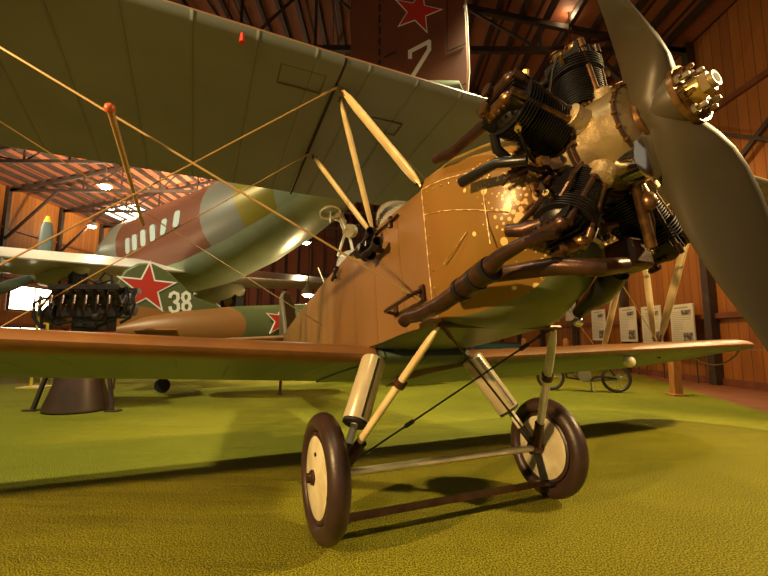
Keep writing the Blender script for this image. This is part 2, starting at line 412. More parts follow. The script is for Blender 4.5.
# ---- wings
PROF_U = [(0, 0), (.012, .020), (.03, .034), (.07, .050), (.14, .064), (.28, .074), (.45, .070), (.65, .051), (.85, .024), (1, .002)]
PROF_L = [(1, -.003), (.8, -.003), (.55, -.002), (.35, -.004), (.18, -.010), (.08, -.016), (.03, -.016), (.012, -.012)]
PROF_L2 = [(1, -.004), (.8, -.004), (.55, -.006), (.35, -.012), (.18, -.022), (.09, -.028), (.04, -.026), (.012, -.016)]
def wing_mesh(mb, lx, lz, inc, sgn, y0, y1, dih, chord=1.65, tip=0., brown_mi=0, under_mi=1, capmi=0, low=False):
    PL = PROF_L2 if low else PROF_L
    ys = []
    n = 14
    L = y1-y0
    body = max(0, L-tip)
    k = 8
    ys = [body*i/k for i in range(k+1)]
    if tip: ys += [body + tip*sin(PI/2*i/n) for i in range(1, n)] + [L-.002]
    rg = []
    for s in ys:
        t = 0 if not tip or s <= body else (s-body)/tip
        c = math.sqrt(max(.002, 1-t*t)); sh = .30*chord*(1-c)        # leading edge moves back 30 %
        cc = chord*(1-(1-c))
        ring = []
        for u, v in PROF_U+PL:
            X = -(sh+u*cc); Zz = v*chord*(c if t else 1)
            ring.append(Vector((lx+X*cos(inc)-Zz*0, sgn*(y0+s), lz + X*sin(inc) + Zz + s*dih)))
        rg.append(ring)
    m = len(PROF_U)+len(PROF_L); nu = len(PROF_U)
    for i in range(len(rg)-1):
        for j in range(m):
            k2 = (j+1) % m
            lower = nu-1 <= j <= (m-1-low if low else m-1)
            mb.add([rg[i][j], rg[i][k2], rg[i+1][k2], rg[i+1][j]], [[0, 1, 2, 3]], under_mi if lower else brown_mi)
    mb.add(rg[0], [list(range(m))], capmi, False); mb.add(rg[-1], [list(range(m))], capmi, False)
ULX, ULZ, UINC, UDI, YC = .6395, 2.4356, .0251, .0118, .8475
LLX, LLZ, LINC, LDI = -.1835, .715, .036, .031
def wp(which, y, xi, dz=0):
    lx, lz, inc, di, y0 = (ULX, ULZ, UINC, UDI, YC) if which == 'u' else (LLX, LLZ, LINC, LDI, .5)
    return Vector((lx-xi, y, lz-xi*sin(inc)+max(0, abs(y)-y0)*di+dz))
for sgn in (-1, 1):
    b = B(); wing_mesh(b, ULX, ULZ, UINC, sgn, YC+.006, 5.7, UDI, tip=1.15)
    uw = b.build('upper_wing', [M['wing_brown'], M['wing_under']], plane)
    b = B(); yb = 3.3
    b.beam(wp('u', sgn*3.5, 1.27, -.010), wp('u', sgn*5.0, 1.27, -.010), .010, .006); b.build('aileron_gap', M['blackmat'], uw)
    b = B()   # inspection panel frames
    for yy, xx in ((.93, .16),):
        for q in range(4):
            c4 = [(xx, yy), (xx+.16, yy), (xx+.16, yy+.28), (xx, yy+.28)]
            p0 = c4[q]; p1 = c4[(q+1) % 4]
            b.beam(wp('u', sgn*p0[1], p0[0], -.022), wp('u', sgn*p1[1], p1[0], -.022), .008, .006)
    b.build('inspection_panel', M['panel'], uw)
    b = B(); wing_mesh(b, LLX, LLZ+(-.02 if sgn > 0 else .015), LINC+(.035 if sgn > 0 else 0), sgn, .40, 5.35-(.17 if sgn > 0 else 0), LDI+(-.003 if sgn > 0 else .016), tip=.9, low=(1 if sgn > 0 else 3))
    lw = b.build('lower_wing', [M['wing_brown'], M['low_under']], plane)
    # bow skid under the tip
    b = B(); pts = []
    for i in range(11):
        t = i/10; y = 5.12-.55*t
        pts.append(wp('l', sgn*y, .40+.35*t, -.02 - .19*sin(PI*t)**.7))
    b.tube(pts, .010, 8); b.build('tip_skid', M['steel'], lw)
    b = B()
    for yy, xx in ((3.35, .45),):
        p = wp('l', sgn*yy, xx, -.03)
        b.tube([p, p+Vector((0, sgn*.10, -.05)), p+Vector((0, sgn*.16, .0))], .012, 6); b.tube([p+Vector((-.1, 0, 0)), p+Vector((-.1, sgn*.13, -.02))], .012, 6)
    b.build('tie_down_handle', M['black'], lw)
b = B(); wing_mesh(b, LLX, LLZ, LINC, 1, -.41, .41, 0, low=3); b.build('lower_wing_center', [M['low_under'], M['low_under']], plane)
# centre section with trailing edge cut-out
b = B(); wing_mesh(b, ULX, ULZ, UINC, 1, -YC+.006, YC-.006, 0, capmi=0)
cs = b.build('center_section', [M['wing_brown'], M['wing_under']], plane)
b = B()
for yy in (-.50,):
    c4 = [(.42, yy), (.56, yy), (.56, yy+.24), (.42, yy+.24)]
    for q in range(4):
        p0 = c4[q]; p1 = c4[(q+1) % 4]
        b.beam((ULX-p0[0], p0[1], ULZ-.030), (ULX-p1[0], p1[1], ULZ-.030), .008, .006)
b.build('inspection_panel', M['panel'], cs)
b = B()
for sgn in (-1, 1):
    for u0, u1 in ((0, .02), (.02, .10), (.10, 1.0)):
        b.beam((ULX-1.65*u0-.002, sgn*YC, ULZ-.026-(0 if u0 else -.02)), (ULX-1.65*u1, sgn*YC, ULZ-.026-.04*u1), .014, .01)
b.each('joint_gap', M['blackmat'], cs)

# ---- struts
def strut(name, p0, p1, w, m, flat=.45, parent=plane, ends=True, up=None):
    """streamlined strut tapering at both ends, fittings as a sub-part"""
    b = B(); p0 = Vector(p0); p1 = Vector(p1); d = (p1-p0).normalized()
    cx = Vector((1, 0, 0)); cx = (cx-d*cx.dot(d)).normalized(); cy = d.cross(cx)
    L = (p1-p0).length; rg = []
    for t, k in ((.0, .35), (.03, .55), (.10, .9), (.2, 1), (.8, 1), (.9, .9), (.97, .55), (1, .35)):
        rg.append([p0+d*L*t + cx*cos(a)*w*k + cy*sin(a)*w*k*flat for a in [2*PI*j/14 for j in range(14)]])
    b.rings(rg); o = b.build(name, m, parent)
    if ends:
        b = B()
        for p, s in ((p0, 1), (p1, -1)):
            b.cyl(p-d*s*.01, p+d*s*.07, w*.42, w*.34, 8); b.cyl(p+d*s*.015-cy*w*.8, p+d*s*.015+cy*w*.8, w*.22, n=8)
        b.each('strut_fitting', M['bronze'], o)
    return o
for sgn in (-1, 1):
    fU, rU = wp('u', sgn*3.18, .2268, -.02), wp('u', sgn*3.18, .98, -.02)
    fL, rL = wp('l', sgn*3.18, .2268, .09), wp('l', sgn*3.18, .98, .09)
    strut('interplane_strut', fL, fU, .045, M['cream']); strut('interplane_strut', rL, rU, .045, M['cream']); strut('interplane_strut', fL+Vector((-.06, 0, .02)), rU+Vector((.05, 0, -.02)), .04, M['cream'])
    cU, dU = wp('u', sgn*.80, .2268, -.04), wp('u', sgn*.80, .98, -.04)
    cL = Vector((.69, sgn*.44, 1.60)); dL = Vector((-.075, sgn*.44, 1.62))
    strut('cabane_strut', cL, cU, .035, M['cream'], flat=.5); strut('cabane_strut', dL, dU, .028, M['cream'], flat=.6); strut('cabane_strut', dL+Vector((.03, 0, .01)), cU+Vector((-.05, 0, -.02)), .028, M['cream'], flat=.6)

# ---- bracing wires
def wirep(a, c, r=.005, m=None, name='bracing_wire'):
    b = B(); a = Vector(a); c = Vector(c); b.cyl(a, c, r, n=6)
    d = (c-a).normalized()
    b.cyl(a, a+d*.12, r*1.7, n=6); b.cyl(c, c-d*.12, r*1.7, n=6)
    return b.build(name, m or M['wire'], plane)
for sgn in (-1, 1):
    wirep((.60, sgn*.46, .93), wp('u', sgn*3.12, .22, -.02), .0060)
    wirep((-1.60, sgn*.40, 1.22), wp('u', sgn*3.12, .98, -.02), .0045)
    wirep(wp('u', sgn*.84, .22, -.03), wp('l', sgn*3.12, .2268, .09), .0050)
    wirep(wp('u', sgn*.84, .98, -.03), wp('l', sgn*3.12, .98, .09), .0040)
wirep(wp('u', -.80, .23, -.06), (.10, .44, 1.62), .0025, M['steel'])
for sgn in (-1, 1):
    b = B(); p0 = Vector((.66, sgn*2.0, 1.73)); p1 = Vector((-.74, sgn*2.0, 1.78))
    b.cyl(p0, p1, .016, .012, n=10); sr = b.build('spreader_rod', M['wire'], plane)
    b = B(); b.sphere(p0, .024, 12); b.build('rod_cap', M['orange'], sr)
# orange pennant-like stops at the leading edge
b = B(); p = wp('u', -1.45, .03, -.03); b.cyl(p, p+Vector((0, 0, -.06)), .012, .016, 8); b.build('red_plug', M['red'], plane)

# ---- undercarriage
T2 = 1.7312/2
def wheel(sgn):
    c = Vector((0, sgn*T2, 0)); b = B()
    prof = []
    R0 = RW-.065
    for i in range(20):
        a = 2*PI*i/20; rr = .065*(1.06 if cos(a) > 0 else 1.0)
        prof.append((.060*1.05*sin(a), RW-.065+.065*cos(a) if cos(a) > -.2 else RW-.065+.05*cos(a)))
    x, y, d = frame((0, 1, 0))
    rings = [[c+d*h+(x*cos(2*PI*j/48)+y*sin(2*PI*j/48))*r for j in range(48)] for h, r in prof+[prof[0]]]
    b.rings(rings, caps=False); tyre = b.build('wheel', M['tyre'], plane)
    b = B()
    for s in (-1, 1): b.lathe(c, (0, s, 0), [(.0, .245), (.030, .245), (.046, .225), (.052, .14), (.062, .05), (.062, .002)], 40)
    b.build('hub_disc', M['hubdisc'], tyre)
    b = B()
    for s in (-1, 1):
        b.lathe(c, (0, s, 0), [(.05, .045), (.078, .04), (.082, .03), (.10, .026), (.104, .002)], 16)
        for k in range(6): a = PI/3*k; b.sphere(c+Vector((.04*cos(a), s*.068, .04*sin(a))), .007, 8)
    b.each('axle_cap', M['exh'], tyre)
    b = B()
    for s in (-1, 1): b.cyl(c+Vector((.03, s*.053, .125)), c+Vector((.03, s*.060, .125)), .012, n=10)
    b.each('valve_hole', M['blackmat'], tyre)
    b = B()
    for s in (-1, 1): b.lathe(c, (0, s, 0), [(.046, .228), (.050, .238), (.043, .25), (.03, .25)], 40)
    b.build('rim', M['tyre'], tyre)
AX = T2-.10
for sgn in (-1, 1):
    wheel(sgn)
    hubp = Vector((0, sgn*AX, .0))
    o = strut('landing_gear_strut', hubp+Vector((.02, 0, .03)), (.70, sgn*.41, .77), .029, M['cream'] if sgn < 0 else M['creamwhite'], flat=.7)
    b = B(); p = Vector((.02, sgn*AX, .03)).lerp(Vector((.70, sgn*.41, .77)), .62); d = (Vector((.70, sgn*.41, .77))-hubp).normalized(); b.cyl(p-d*.02, p+d*.02, .038, n=12)
    p = hubp; b.cyl(p+d*.02, p+d*.26, .036, .034, n=12)
    b.each('strut_sleeve', M['exh'], o)
    # shock strut with cylindrical fairing
    top = Vector((-.20, sgn*.42, .70)); d = (top-hubp).normalized(); L = (top-hubp).length
    b = B(); b.cyl(hubp, hubp+d*L, .026, n=12); sh = b.build('shock_strut', M['creamwhite'], plane)
    b = B(); b.lathe(hubp, d, [(L*.40, .078), (L*.40+.012, .086), (L*.98, .086), (L, .07)], 26)
    b.build('shock_fairing', M['fairing'], sh)
    b = B(); b.lathe(hubp, d, [(L*.385, .04), (L*.385, .082), (L*.40, .084), (L*.41, .083)], 26); b.cyl(hubp, hubp+d*L*.22, .03, n=10)
    b.each('rubber_cuff', M['blackmat'], sh)
    x, y, dd = frame(d)
    b = B(); q = Vector((.078, sgn*0, .0)); q = (q-d*q.dot(d)).normalized()*.088
    b.beam(hubp+d*(L*.42)+q, hubp+d*(L*.96)+q, .016, .012, up=q); b.build('fairing_edge', M['chrome'], sh)
b = B(); rg = []
b.cyl((0, -AX, 0), (0, AX, 0), .034, n=14, flat=.7); axl = b.build('axle', M['creampale'], plane)
b = B(); b.cyl((0, -AX-.03, 0), (0, -AX+.05, 0), .045, n=12); b.cyl((0, AX+.03, 0), (0, AX-.05, 0), .045, n=12); b.each('axle_collar', M['exh'], axl)
b = B(); b.beam((.03, -AX, -.235), (.03, AX, -.235), .05, .035); tb = b.build('lower_tie_bar', M['exh'], plane)
for sgn in (-1, 1):
    b = B(); b.beam((.03, sgn*AX, -.26), (0, sgn*AX, 0), .05, .012, up=(1, 0, 0)); b.beam((-.05, sgn*AX, -.265), (.10, sgn*AX, -.235), .04, .02)
    b.build('bar_bracket', M['blackmat'], tb)
wirep((0, -AX, .02), (.70, .40, .77), .0065, M['wiredark'], 'cross_brace')
wirep((0, AX, .02), (.70, -.40, .77), .0075, M['exh'], 'cross_brace')
b = B()
for k in (.1, .3, .9): 
    p = Vector((0, -AX, .02)).lerp(Vector((.70, .40, .77)), k*.9+.05); 
    d = (Vector((.70, .40, .75))-Vector((0, -AX, 0))).normalized()
    if k > .2: b.cyl(p-d*.03, p+d*.03, .013, n=8)
b.each('turnbuckle', M['blackmat'], plane)

# ---- small fuselage fittings on the starboard side
b = B(); b.cyl((.72, -.43, .765), (.72, .43, .765), .014, n=8); b.build('gear_cross_tube', M['exh'], plane)
b = B(); b.tube([(.26, -.52, .94), (.60, -.53, .95)], .014, 8); b.tube([(.26, -.44, .92), (.26, -.52, .94)], .012, 8); b.tube([(.60, -.44, .99), (.60, -.53, .95)], .012, 8)
b.box((.26, -.445, .95), (.05, .01, .07)); b.box((.60, -.445, .97), (.05, .01, .09))
b.build('foot_step', M['exh'], plane)
b = B(); b.tube([(-.52, -.455, 1.60), (.40, -.455, 1.545)], .009, 8)
for x in (-.3, .02, .28): b.box((x, -.45, 1.572-.06*(x+.1)), (.03, .02, .075))
b.build('control_rod', M['exh'], plane)
def venturi(c, s, d):
    b = B(); c = Vector(c)
    b.lathe(c, d, [(-.11*s, .034*s), (-.05*s, .026*s), (0, .016*s), (.06*s, .024*s), (.12*s, .036*s), (.118*s, .030*s), (0, .012*s)], 14)
    b.box(c+Vector((0, .04*s, 0)), (.04*s, .09*s, .02*s))
    b.build('venturi_tube', M['black'], plane)
venturi((.04, -.54, 1.50), 1, (.85, 0, .2)); venturi((-.04, -.52, 1.43), 1.1, (.9, 0, -.35)); venturi((.13, -.54, 1.40), 1.05, (.9, 0, .1))
b = B(); b.cyl((-.02, -.44, 1.46), (-.02, -.57, 1.47), .03, n=10); b.cyl((.09, -.44, 1.45), (.09, -.56, 1.46), .022, n=10); b.build('venturi_bracket', M['black'], plane)
b = B(); b.cyl((-.97, -.47, 1.52), (-.78, -.48, 1.58), .016, n=8); b.cyl((-.90, -.47, 1.60), (-.84, -.48, 1.50), .013, n=8); b.build('pitot_bracket', M['black'], plane)
b = B(); b.cyl((-1.5, -.38, 1.62), (-1.62, -.42, 1.86), .006, n=6); b.build('aerial_stub', M['cream'], plane)

# ---- tail
b = B(); pts = []
for (x, z) in [(-5.45, 1.70), (-5.6, 2.05), (-5.8, 2.42), (-5.98, 2.70)]: pts.append((x, -.045, z))
b.prism([p for p in pts if p[0] > -6.05]+[(-6.05, -.045, 2.74), (-6.05, -.045, 1.5)], (0, 1, 0), .09); tfn = b.build('tail_fin', M['finpaint'], plane, bevel=.03)
b = B(); ca, sa = cos(math.radians(38)), sin(math.radians(38))
def rot_r(p): d = p[0]+6.05; return (-6.05+d*ca, p[1]-d*sa, p[2])
b.prism([rot_r(p) for p in [(-6.07, -.04, 1.45), (-6.07, -.04, 2.78), (-6.2, -.04, 2.88), (-6.42, -.04, 2.86), (-6.62, -.04, 2.68), (-6.74, -.04, 2.3), (-6.72, -.04, 1.85), (-6.6, -.04, 1.55), (-6.4, -.04, 1.40)]], (sa, ca, 0), .08); b.build('rudder', M['finpaint'], plane, bevel=.03)
b = B(); pts = [(-5.0, 0, 1.66), (-5.3, -.9, 1.66), (-5.5, -1.45, 1.66), (-5.75, -1.7, 1.66), (-6.15, -1.72, 1.66), (-6.45, -1.5, 1.66), (-6.5, -.3, 1.66), (-6.25, 0, 1.66), (-6.5, .3, 1.66), (-6.45, 1.5, 1.66), (-6.15, 1.72, 1.66), (-5.75, 1.7, 1.66), (-5.5, 1.45, 1.66), (-5.3, .9, 1.66)]
b.prism(pts, (0, 0, 1), .06); b.build('tailplane', M['wing_brown'], plane, bevel=.02)
b = B()
for s in (-1, 1): b.cyl((-5.7, s*.06, 1.42), (-5.7, s*1.1, 1.66), .014, n=8)
b.each('tailplane_strut', M['cream'], plane)
b = B(); b.cyl((-5.9, 0, 1.40), (-6.15, 0, .72), .03, .025, n=10); b.box((-6.18, 0, .735), (.2, .08, .03), Matrix.Rotation(TH, 3, "Y")); b.build('tail_skid', M['exh'], plane)

# ================================================================== ENGINE
ex, ez = 1.47, 1.395
E0 = Vector((ex, 0, ez)); Xb = Vector((1, 0, 0))
b = B()
b.lathe((0, 0, ez), Xb, [(1.26, .20), (1.30, .26), (1.33, .26), (1.345, .20), (1.40, .215), (1.43, .225), (1.47, .225), (1.51, .215)], 40)
b.lathe((0, 0, ez), Xb, [(1.50, .218), (1.525, .218), (1.53, .205), (1.70, .185), (1.715, .185), (1.72, .165), (1.735, .09), (1.80, .055), (1.84, .05)], 40)
eng = tag(b.build('engine', M['case'], plane), 'tan cast alloy engine crankcase')
b = B()
for xr, rr in ((1.515, .219), (1.530, .209), (1.712, .178)):
    pts = [(xr, rr*sin(a), ez+rr*cos(a)) for a in [2*PI*i/40 for i in range(41)]]; b.tube(pts, .0085, 6)
b.each('case_flange', M['exh'], eng)
b = B()
for k in range(10):
    a = 2*PI*(k+.3)/10; p = Vector((1.495, .218*sin(a), ez+.218*cos(a))); b.cyl(p-Xb*.02, p+Xb*.055, .0095, n=6)
for k in range(20):
    a = 2*PI*k/20; p = Vector((1.705, .184*sin(a), ez+.184*cos(a))); b.cyl(p, p+Xb*.02, .007, n=6)
for k in range(14):
    a = 2*PI*k/14; p = Vector((1.40, .225*sin(a), ez+.225*cos(a))); b.cyl(p-Xb*.02, p+Xb*.02, .009, n=6)
b.each('case_bolt', M['bronze'], eng)
b = B()     # rear mounting ring and bearers
b.tube([(1.31, .30*sin(a), ez-.06+.30*cos(a)) for a in [2*PI*i/36 for i in range(37)]], .020, 8)
b.tube([(1.35, .285*sin(a), ez-.06+.285*cos(a)) for a in [2*PI*i/36 for i in range(37)]], .009, 8)
b.each('mount_ring', M['exh'], eng)
b = B()
for k in range(8):
    a = 2*PI*(k+.5)/8; p = Vector((1.31, .30*sin(a), ez-.06+.30*cos(a))); b.cyl(p, p+Xb*.055, .013, n=8); b.sphere(p+Xb*.06, .014, 8)
b.each('mount_bolt', M['bronze'], eng)

def cylinder(k):
    ang = math.radians(72*k)
    rd = Vector((0, -sin(ang), cos(ang))); tg = Vector((0, -cos(ang), -sin(ang)))   # radial and tangential
    P = lambda r, t=0, x=0: E0 + rd*r + tg*t + Xb*x
    # finned barrel
    b = B(); prof = [(.19, .10), (.21, .10), (.21, .082)]
    h = .225
    while h < .395:
        prof += [(h, .082), (h, .114), (h+.005, .114), (h+.005, .082)]; h += .0125
    prof += [(.40, .08)]
    b.lathe(E0, rd, prof, 28); bar = b.build('cylinder_barrel', M['fin'], eng)
    # head with fins running fore and aft
    b = B(); prof = [(.40, .11), (.405, .122)]
    h = .41
    while h < .47: prof += [(h, .098), (h, .124), (h+.006, .124), (h+.006, .098)]; h += .014
    prof += [(.475, .10), (.50, .085), (.515, .05)]
    b.lathe(E0, rd, prof, 28)
    for t in (-.075, -.05, -.025, 0, .025, .05, .075):
        b.beam(P(.50, t, -.10), P(.50, t, .10), .005, .075, up=rd)
    b.build('cylinder_head', M['fin'], eng)
    # rocker boxes, valve springs
    for s in (-1, 1):
        b = B(); c = P(.535, s*.055, .0)
        Rm = Matrix((Xb, tg, rd)).transposed()
        b.sphere(c+Xb*.055, .038, 12, sc=(1.1, .8, .75), R=Rm); b.cyl(c-Xb*.05, c+Xb*.06, .026, n=12); b.cyl(P(.49, s*.055, -.035), P(.575, s*.055, -.035), .022, n=12)
        b.cyl(P(.575, s*.055, -.035), P(.583, s*.055, -.035), .03, n=12)
        for q in range(4): b.cyl(P(.535, s*(.055+.030), -.04+q*.03), P(.535, s*(.055+.040), -.04+q*.03), .007, n=6)
        b.build('rocker_box', M['bronze'] if s > 0 else M['exh'], eng)
        b = B(); b.tube([P(.215, s*.026, .105), P(.53, s*.050, .095), ], [.0135, .0125], 12); b.cyl(P(.50, s*.048, .097), P(.545, s*.052, .094), .019, n=12); b.cyl(P(.235, s*.027, .105), P(.275, s*.029, .103), .018, n=12)
        b.build('pushrod_tube', M['exh'] if s < 0 else M['bronze'], eng)
        b = B(); b.cyl(P(.44, s*.10, .03), P(.455, s*.15, .05), .010, n=8); b.cyl(P(.455, s*.15, .05), P(.462, s*.165, .056), .015, n=6)
        b.build('spark_plug', M['brass'], eng)
    # cast boss of the cam followers
    b = B(); b.lathe(P(.15, 0, .105), rd, [(0, .06), (.05, .055), (.07, .05), (.105, .05), (.11, .042)], 18); b.sphere(P(.17, 0, .095), .066, 14)
    b.build('tappet_boss', M['caseboss'], eng)
    b = B()
    for q in range(10):
        a = 2*PI*q/10; c = P(.205) + (Xb*cos(a)+tg*sin(a))*.092; b.cyl(c, c+rd*.02, .009, n=6)
    b.each('base_nut', M['bronze'], eng)
    # intake pipe behind, exhaust elbow
    b = B(); b.tube([P(.20, .12, -.12), P(.32, .14, -.13), P(.43, .12, -.12), P(.47, .07, -.10)], .022, 10); b.build('intake_pipe', M['black'], eng)
    b = B(); b.tube([P(.47, -.06, -.06), P(.50, -.09, -.12), P(.49, -.12, -.19)], [.032, .032, .030], 12); b.build('exhaust_elbow', M['exh'], eng)
    # ignition leads
    b = B()
    for s in (-1, 1): b.tube([P(.462, s*.165, .056), P(.40, s*.175, .02), P(.30, s*.15, -.05), P(.22, s*.10, -.10)], .006, 6)
    b.each('ignition_lead', M['blackmat'], eng)
for k in range(5): cylinder(k)
# breather with bent pipe on the nose, polished plate, oil sump
b = B(); b.tube([(1.62, .02, ez+.19), (1.62, .03, ez+.27), (1.66, .08, ez+.285), (1.72, .10, ez+.26)], .009, 8); b.cyl((1.735, .10, ez+.27), (1.735, .10, ez+.235), .016, n=10); b.tube([(1.735, .10, ez+.235), (1.74, .10, ez+.12)], .004, 6); b.build('breather_pipe', M['bronze'], eng)
b = B(); b.sphere((1.75, .09, ez+.14), .03, 12); b.cyl((1.70, .08, ez+.14), (1.78, .09, ez+.14), .02, n=12); b.build('oil_filler', M['caseboss'], eng)
b = B(); 
a0 = math.radians(118)
b.lathe(Vector((1.60, -.13*sin(0), ez))+Vector((0, -.02, -.13)), (1, -.1, -.25), [(.03, .085), (.04, .095), (.13, .095), (.14, .08)], 20); b.build('gear_cover', M['chrome'], eng)
b = B(); b.sphere((1.62, .05, ez-.29), .036, 14, sc=(1, .9, 1.2)); b.cyl((1.60, .04, ez-.20), (1.62, .05, ez-.31), .028, n=14); b.cyl((1.62, .0, ez-.2), (1.56, .10, ez-.46), .022, n=10); b.build('oil_pump', M['bronze'], eng)
b = B(); b.box((1.47, .08, ez-.47), (.13, .14, .13)); b.build('oil_sump', M['exh'], eng, bevel=.02)
b = B()
for (p0, p1, r) in (((1.55, -.20, ez-.12), (1.50, -.33, ez-.30), .010), ((1.5, -.15, ez-.22), (1.40, -.25, ez-.42), .008), ((1.42, -.28, ez+.02), (1.30, -.40, ez-.12), .009), ((1.45, -.25, ez-.18), (1.28, -.33, ez-.30), .012), ((1.6, .10, ez-.2), (1.5, .2, ez-.46), .009), ((1.38, -.24, ez-.10), (1.46, -.20, ez-.38), .014)):
    p0 = Vector(p0); p1 = Vector(p1); mid = p0.lerp(p1, .5)+Vector((.04, -.05, -.03)); b.tube([p0, p0.lerp(mid, .6)+Vector((0, -.01, 0)), mid, p1], r, 8)
b.each('oil_line', M['exh'], eng)
b = B()
for k in range(16):
    a = random.uniform(PI*.55, PI*1.1); r = random.uniform(.22, .36); x = random.uniform(1.34, 1.50)
    b = B(); c = Vector((x, -sin(a)*r, ez+cos(a)*r)); e_ = Vector((random.uniform(-.05, .05), random.uniform(-.06, -.02), random.uniform(-.05, .05))); q = random.uniform(.010, .020); b.cyl(c, c+e_, q, n=8); b.cyl(c+e_*.8, c+e_*1.15, q*1.4, n=6); b.build('engine_accessory', M['bronze'] if k % 3 else M['exh'], eng)

# exhausts
b = B(); b.tube([(1.50, -.36, ez-.43), (1.56, -.46, ez-.47), (1.52, -.54, ez-.49), (1.40, -.56, .89), (1.33, -.56, .87)], [.020, .021, .023, .029, .040], 16)
b.tube([(1.34, -.56, .87), (1.31, -.56, .862), (1.13, -.555, .838), (1.11, -.555, .835)], [.041, .049, .049, .040], 18)
b.tube([(1.11, -.555, .835), (.96, -.55, .818), (.74, -.545, .812), (.60, -.545, .83), (.55, -.55, .815)], [.040, .040, .038, .037, .037], 16)
ep = b.build('exhaust_pipe', M['exh'], plane)
b = B()
for x in (1.33, 1.24, 1.13): b.lathe((x, -.558+.0, .862-(1.33-x)*.13), (1, 0, .12), [(-.012, .052), (.012, .052)], 18)
b.each('pipe_clamp', M['black'], ep)
b = B(); b.tube([(1.43, -.47, 1.50), (1.34, -.46, 1.555), (1.15, -.45, 1.585), (1.02, -.45, 1.60), (.90, -.455, 1.645)], [.030, .030, .027, .027, .030], 14); b.build('exhaust_pipe', M['exh'], plane)
b = B(); b.tube([(1.46, -.40, 1.30), (1.36, -.47, 1.335), (1.12, -.475, 1.375)], [.022, .023, .026], 10); b.build('exhaust_pipe', M['black'], plane)
b = B(); b.tube([(1.56, -.10, .84), (1.58, -.26, .81), (1.48, -.37, .84), (1.15, -.40, .905), (.86, -.46, .885)], [.03, .034, .036, .034, .026], 14); b.build('exhaust_collector', M['exh'], plane)
b = B(); b.tube([(1.40, .10, .88), (1.34, .12, .86), (1.22, .20, .84), (1.10, .24, .815), (1.0, .28, .79)], [.045, .056, .058, .040, .034], 16); dk = b.build('intake_duct', M['black'], plane)
b = B(); b.sphere((1.02, .24, .735), .028, 12); b.sphere((1.41, .10, .89), .03, 10); b.each('duct_cap', M['chrome'], dk)

# ================================================================== PROPELLER
hx = 1.88
PX = 1.785
A = math.radians(21)
b = B()
def blade(s):
    up = Vector((0, -sin(A), cos(A)))*s; tn = Vector((0, -cos(A), -sin(A)))*s      # tn: direction of travel
    rg = []
    for r in [0, .06, .11, .17, .24, .32, .42, .55, .7, .85, 1.0, 1.1, 1.16, 1.195, 1.205]:
        beta = math.radians({0: 84, .06: 80, .11: 75, .17: 66, .24: 57, .32: 49, .42: 41, .55: 33, .7: 26, .85: 22}.get(r, 18))
        ch = {0: .18, .06: .18, .11: .19, .17: .225, .24: .25, .32: .27, .42: .285, .55: .29, .7: .27, .85: .215, 1.0: .175, 1.1: .135, 1.16: .10, 1.195: .055, 1.205: .02}[r]
        th = {0: .20, .06: .20, .11: .17, .17: .125, .24: .085, .32: .052, .42: .043, .55: .036, .7: .028, .85: .022, 1.0: .017, 1.1: .014, 1.16: .012, 1.195: .008, 1.205: .004}[r]
        cv = tn*cos(beta)+Vector((1, 0, 0))*sin(beta); nv = Vector((1, 0, 0))*cos(beta)-tn*sin(beta)
        k = min(1, max(0, (r-.08)/.2)); ring = []
        for j in range(20):
            a = 2*PI*j/20; ca, sa = cos(a), sin(a)
            u = ca*ch/2; v = sa*th/2
            if k > 0: v = v*(1-k) + k*(max(sa, 0)*th*.85*(1-.25*ca) - (.15*th if sa < 0 else 0)*abs(sa))
            ring.append(Vector((PX, 0, ez)) + up*r + cv*(u+.018*k*min(1, ch/.25)) + nv*v)
        rg.append(ring)
    b.rings(rg)
blade(1); blade(-1)
b.lathe((0, 0, ez), Xb, [(1.722, .085), (1.727, .095), (1.80, .10), (1.86, .105), (1.872, .10)], 36)
pr = tag(b.build('propeller', M['prop'], plane), 'olive lacquered two-blade wooden propeller')
b = B(); o = Vector((0, 0, ez))
b.lathe(o, Xb, [(1.872, .02), (1.872, .115), (1.892, .115), (1.892, .05)], 32); b.lathe(o, Xb, [(1.735, .11), (1.755, .11)], 32); b.build('hub_flange', M['bronze'], pr)
b = B()
b.lathe(o, Xb, [(1.89, .048), (1.915, .045), (1.93, .040)], 20); b.build('hub_sleeve', M['brass'], pr)
b = B()
x, y, d = frame(Xb)
rgs = [[o+Xb*h+(x*cos(2*PI*j/6)+y*sin(2*PI*j/6))*r for j in range(6)] for h, r in ((1.922, .040), (1.956, .040))]
b.rings(rgs, 0, True, False); rgs2 = [[o+Xb*h+(x*cos(2*PI*j/20)+y*sin(2*PI*j/20))*r for j in range(20)] for h, r in ((1.955, .029), (1.972, .029))]
b.rings(rgs2); b.build('hub_nut', M['case'], pr)
b = B(); b.lathe(o, Xb, [(1.9721, .020), (1.9734, .020)], 20); b.build('nut_bore', M['blackmat'], pr)
for k in range(8):
    a = 2*PI*(k+.4)/8; p = Vector((1.89, .085*sin(a), ez+.085*cos(a)))
    b = B(); b.lathe(p, Xb, [(0, .019), (.016, .019), (.018, .010), (.042, .010), (.046, .006)], 6); b.cyl(p+Xb*.022-Vector((0, .02, 0)), p+Xb*.022+Vector((0, .02, 0)), .004, n=6)
    b.build('hub_bolt', M['bronze'] if k % 2 else M['steel'], pr)

# landing light under the port wing
pl = wp('l', 2.42, .12, -.045)
b = B(); b.lathe(pl+Vector((0, 0, -.02)), (.25, -.1, -1), [(0, .03), (.03, .045), (.05, .055)], 18); b.sphere(pl+Vector((.02, -.01, -.085)), .058, 16)
b.build('landing_light', mat('frosted_lamp', (.75, .66, .45), .2, .1), plane)

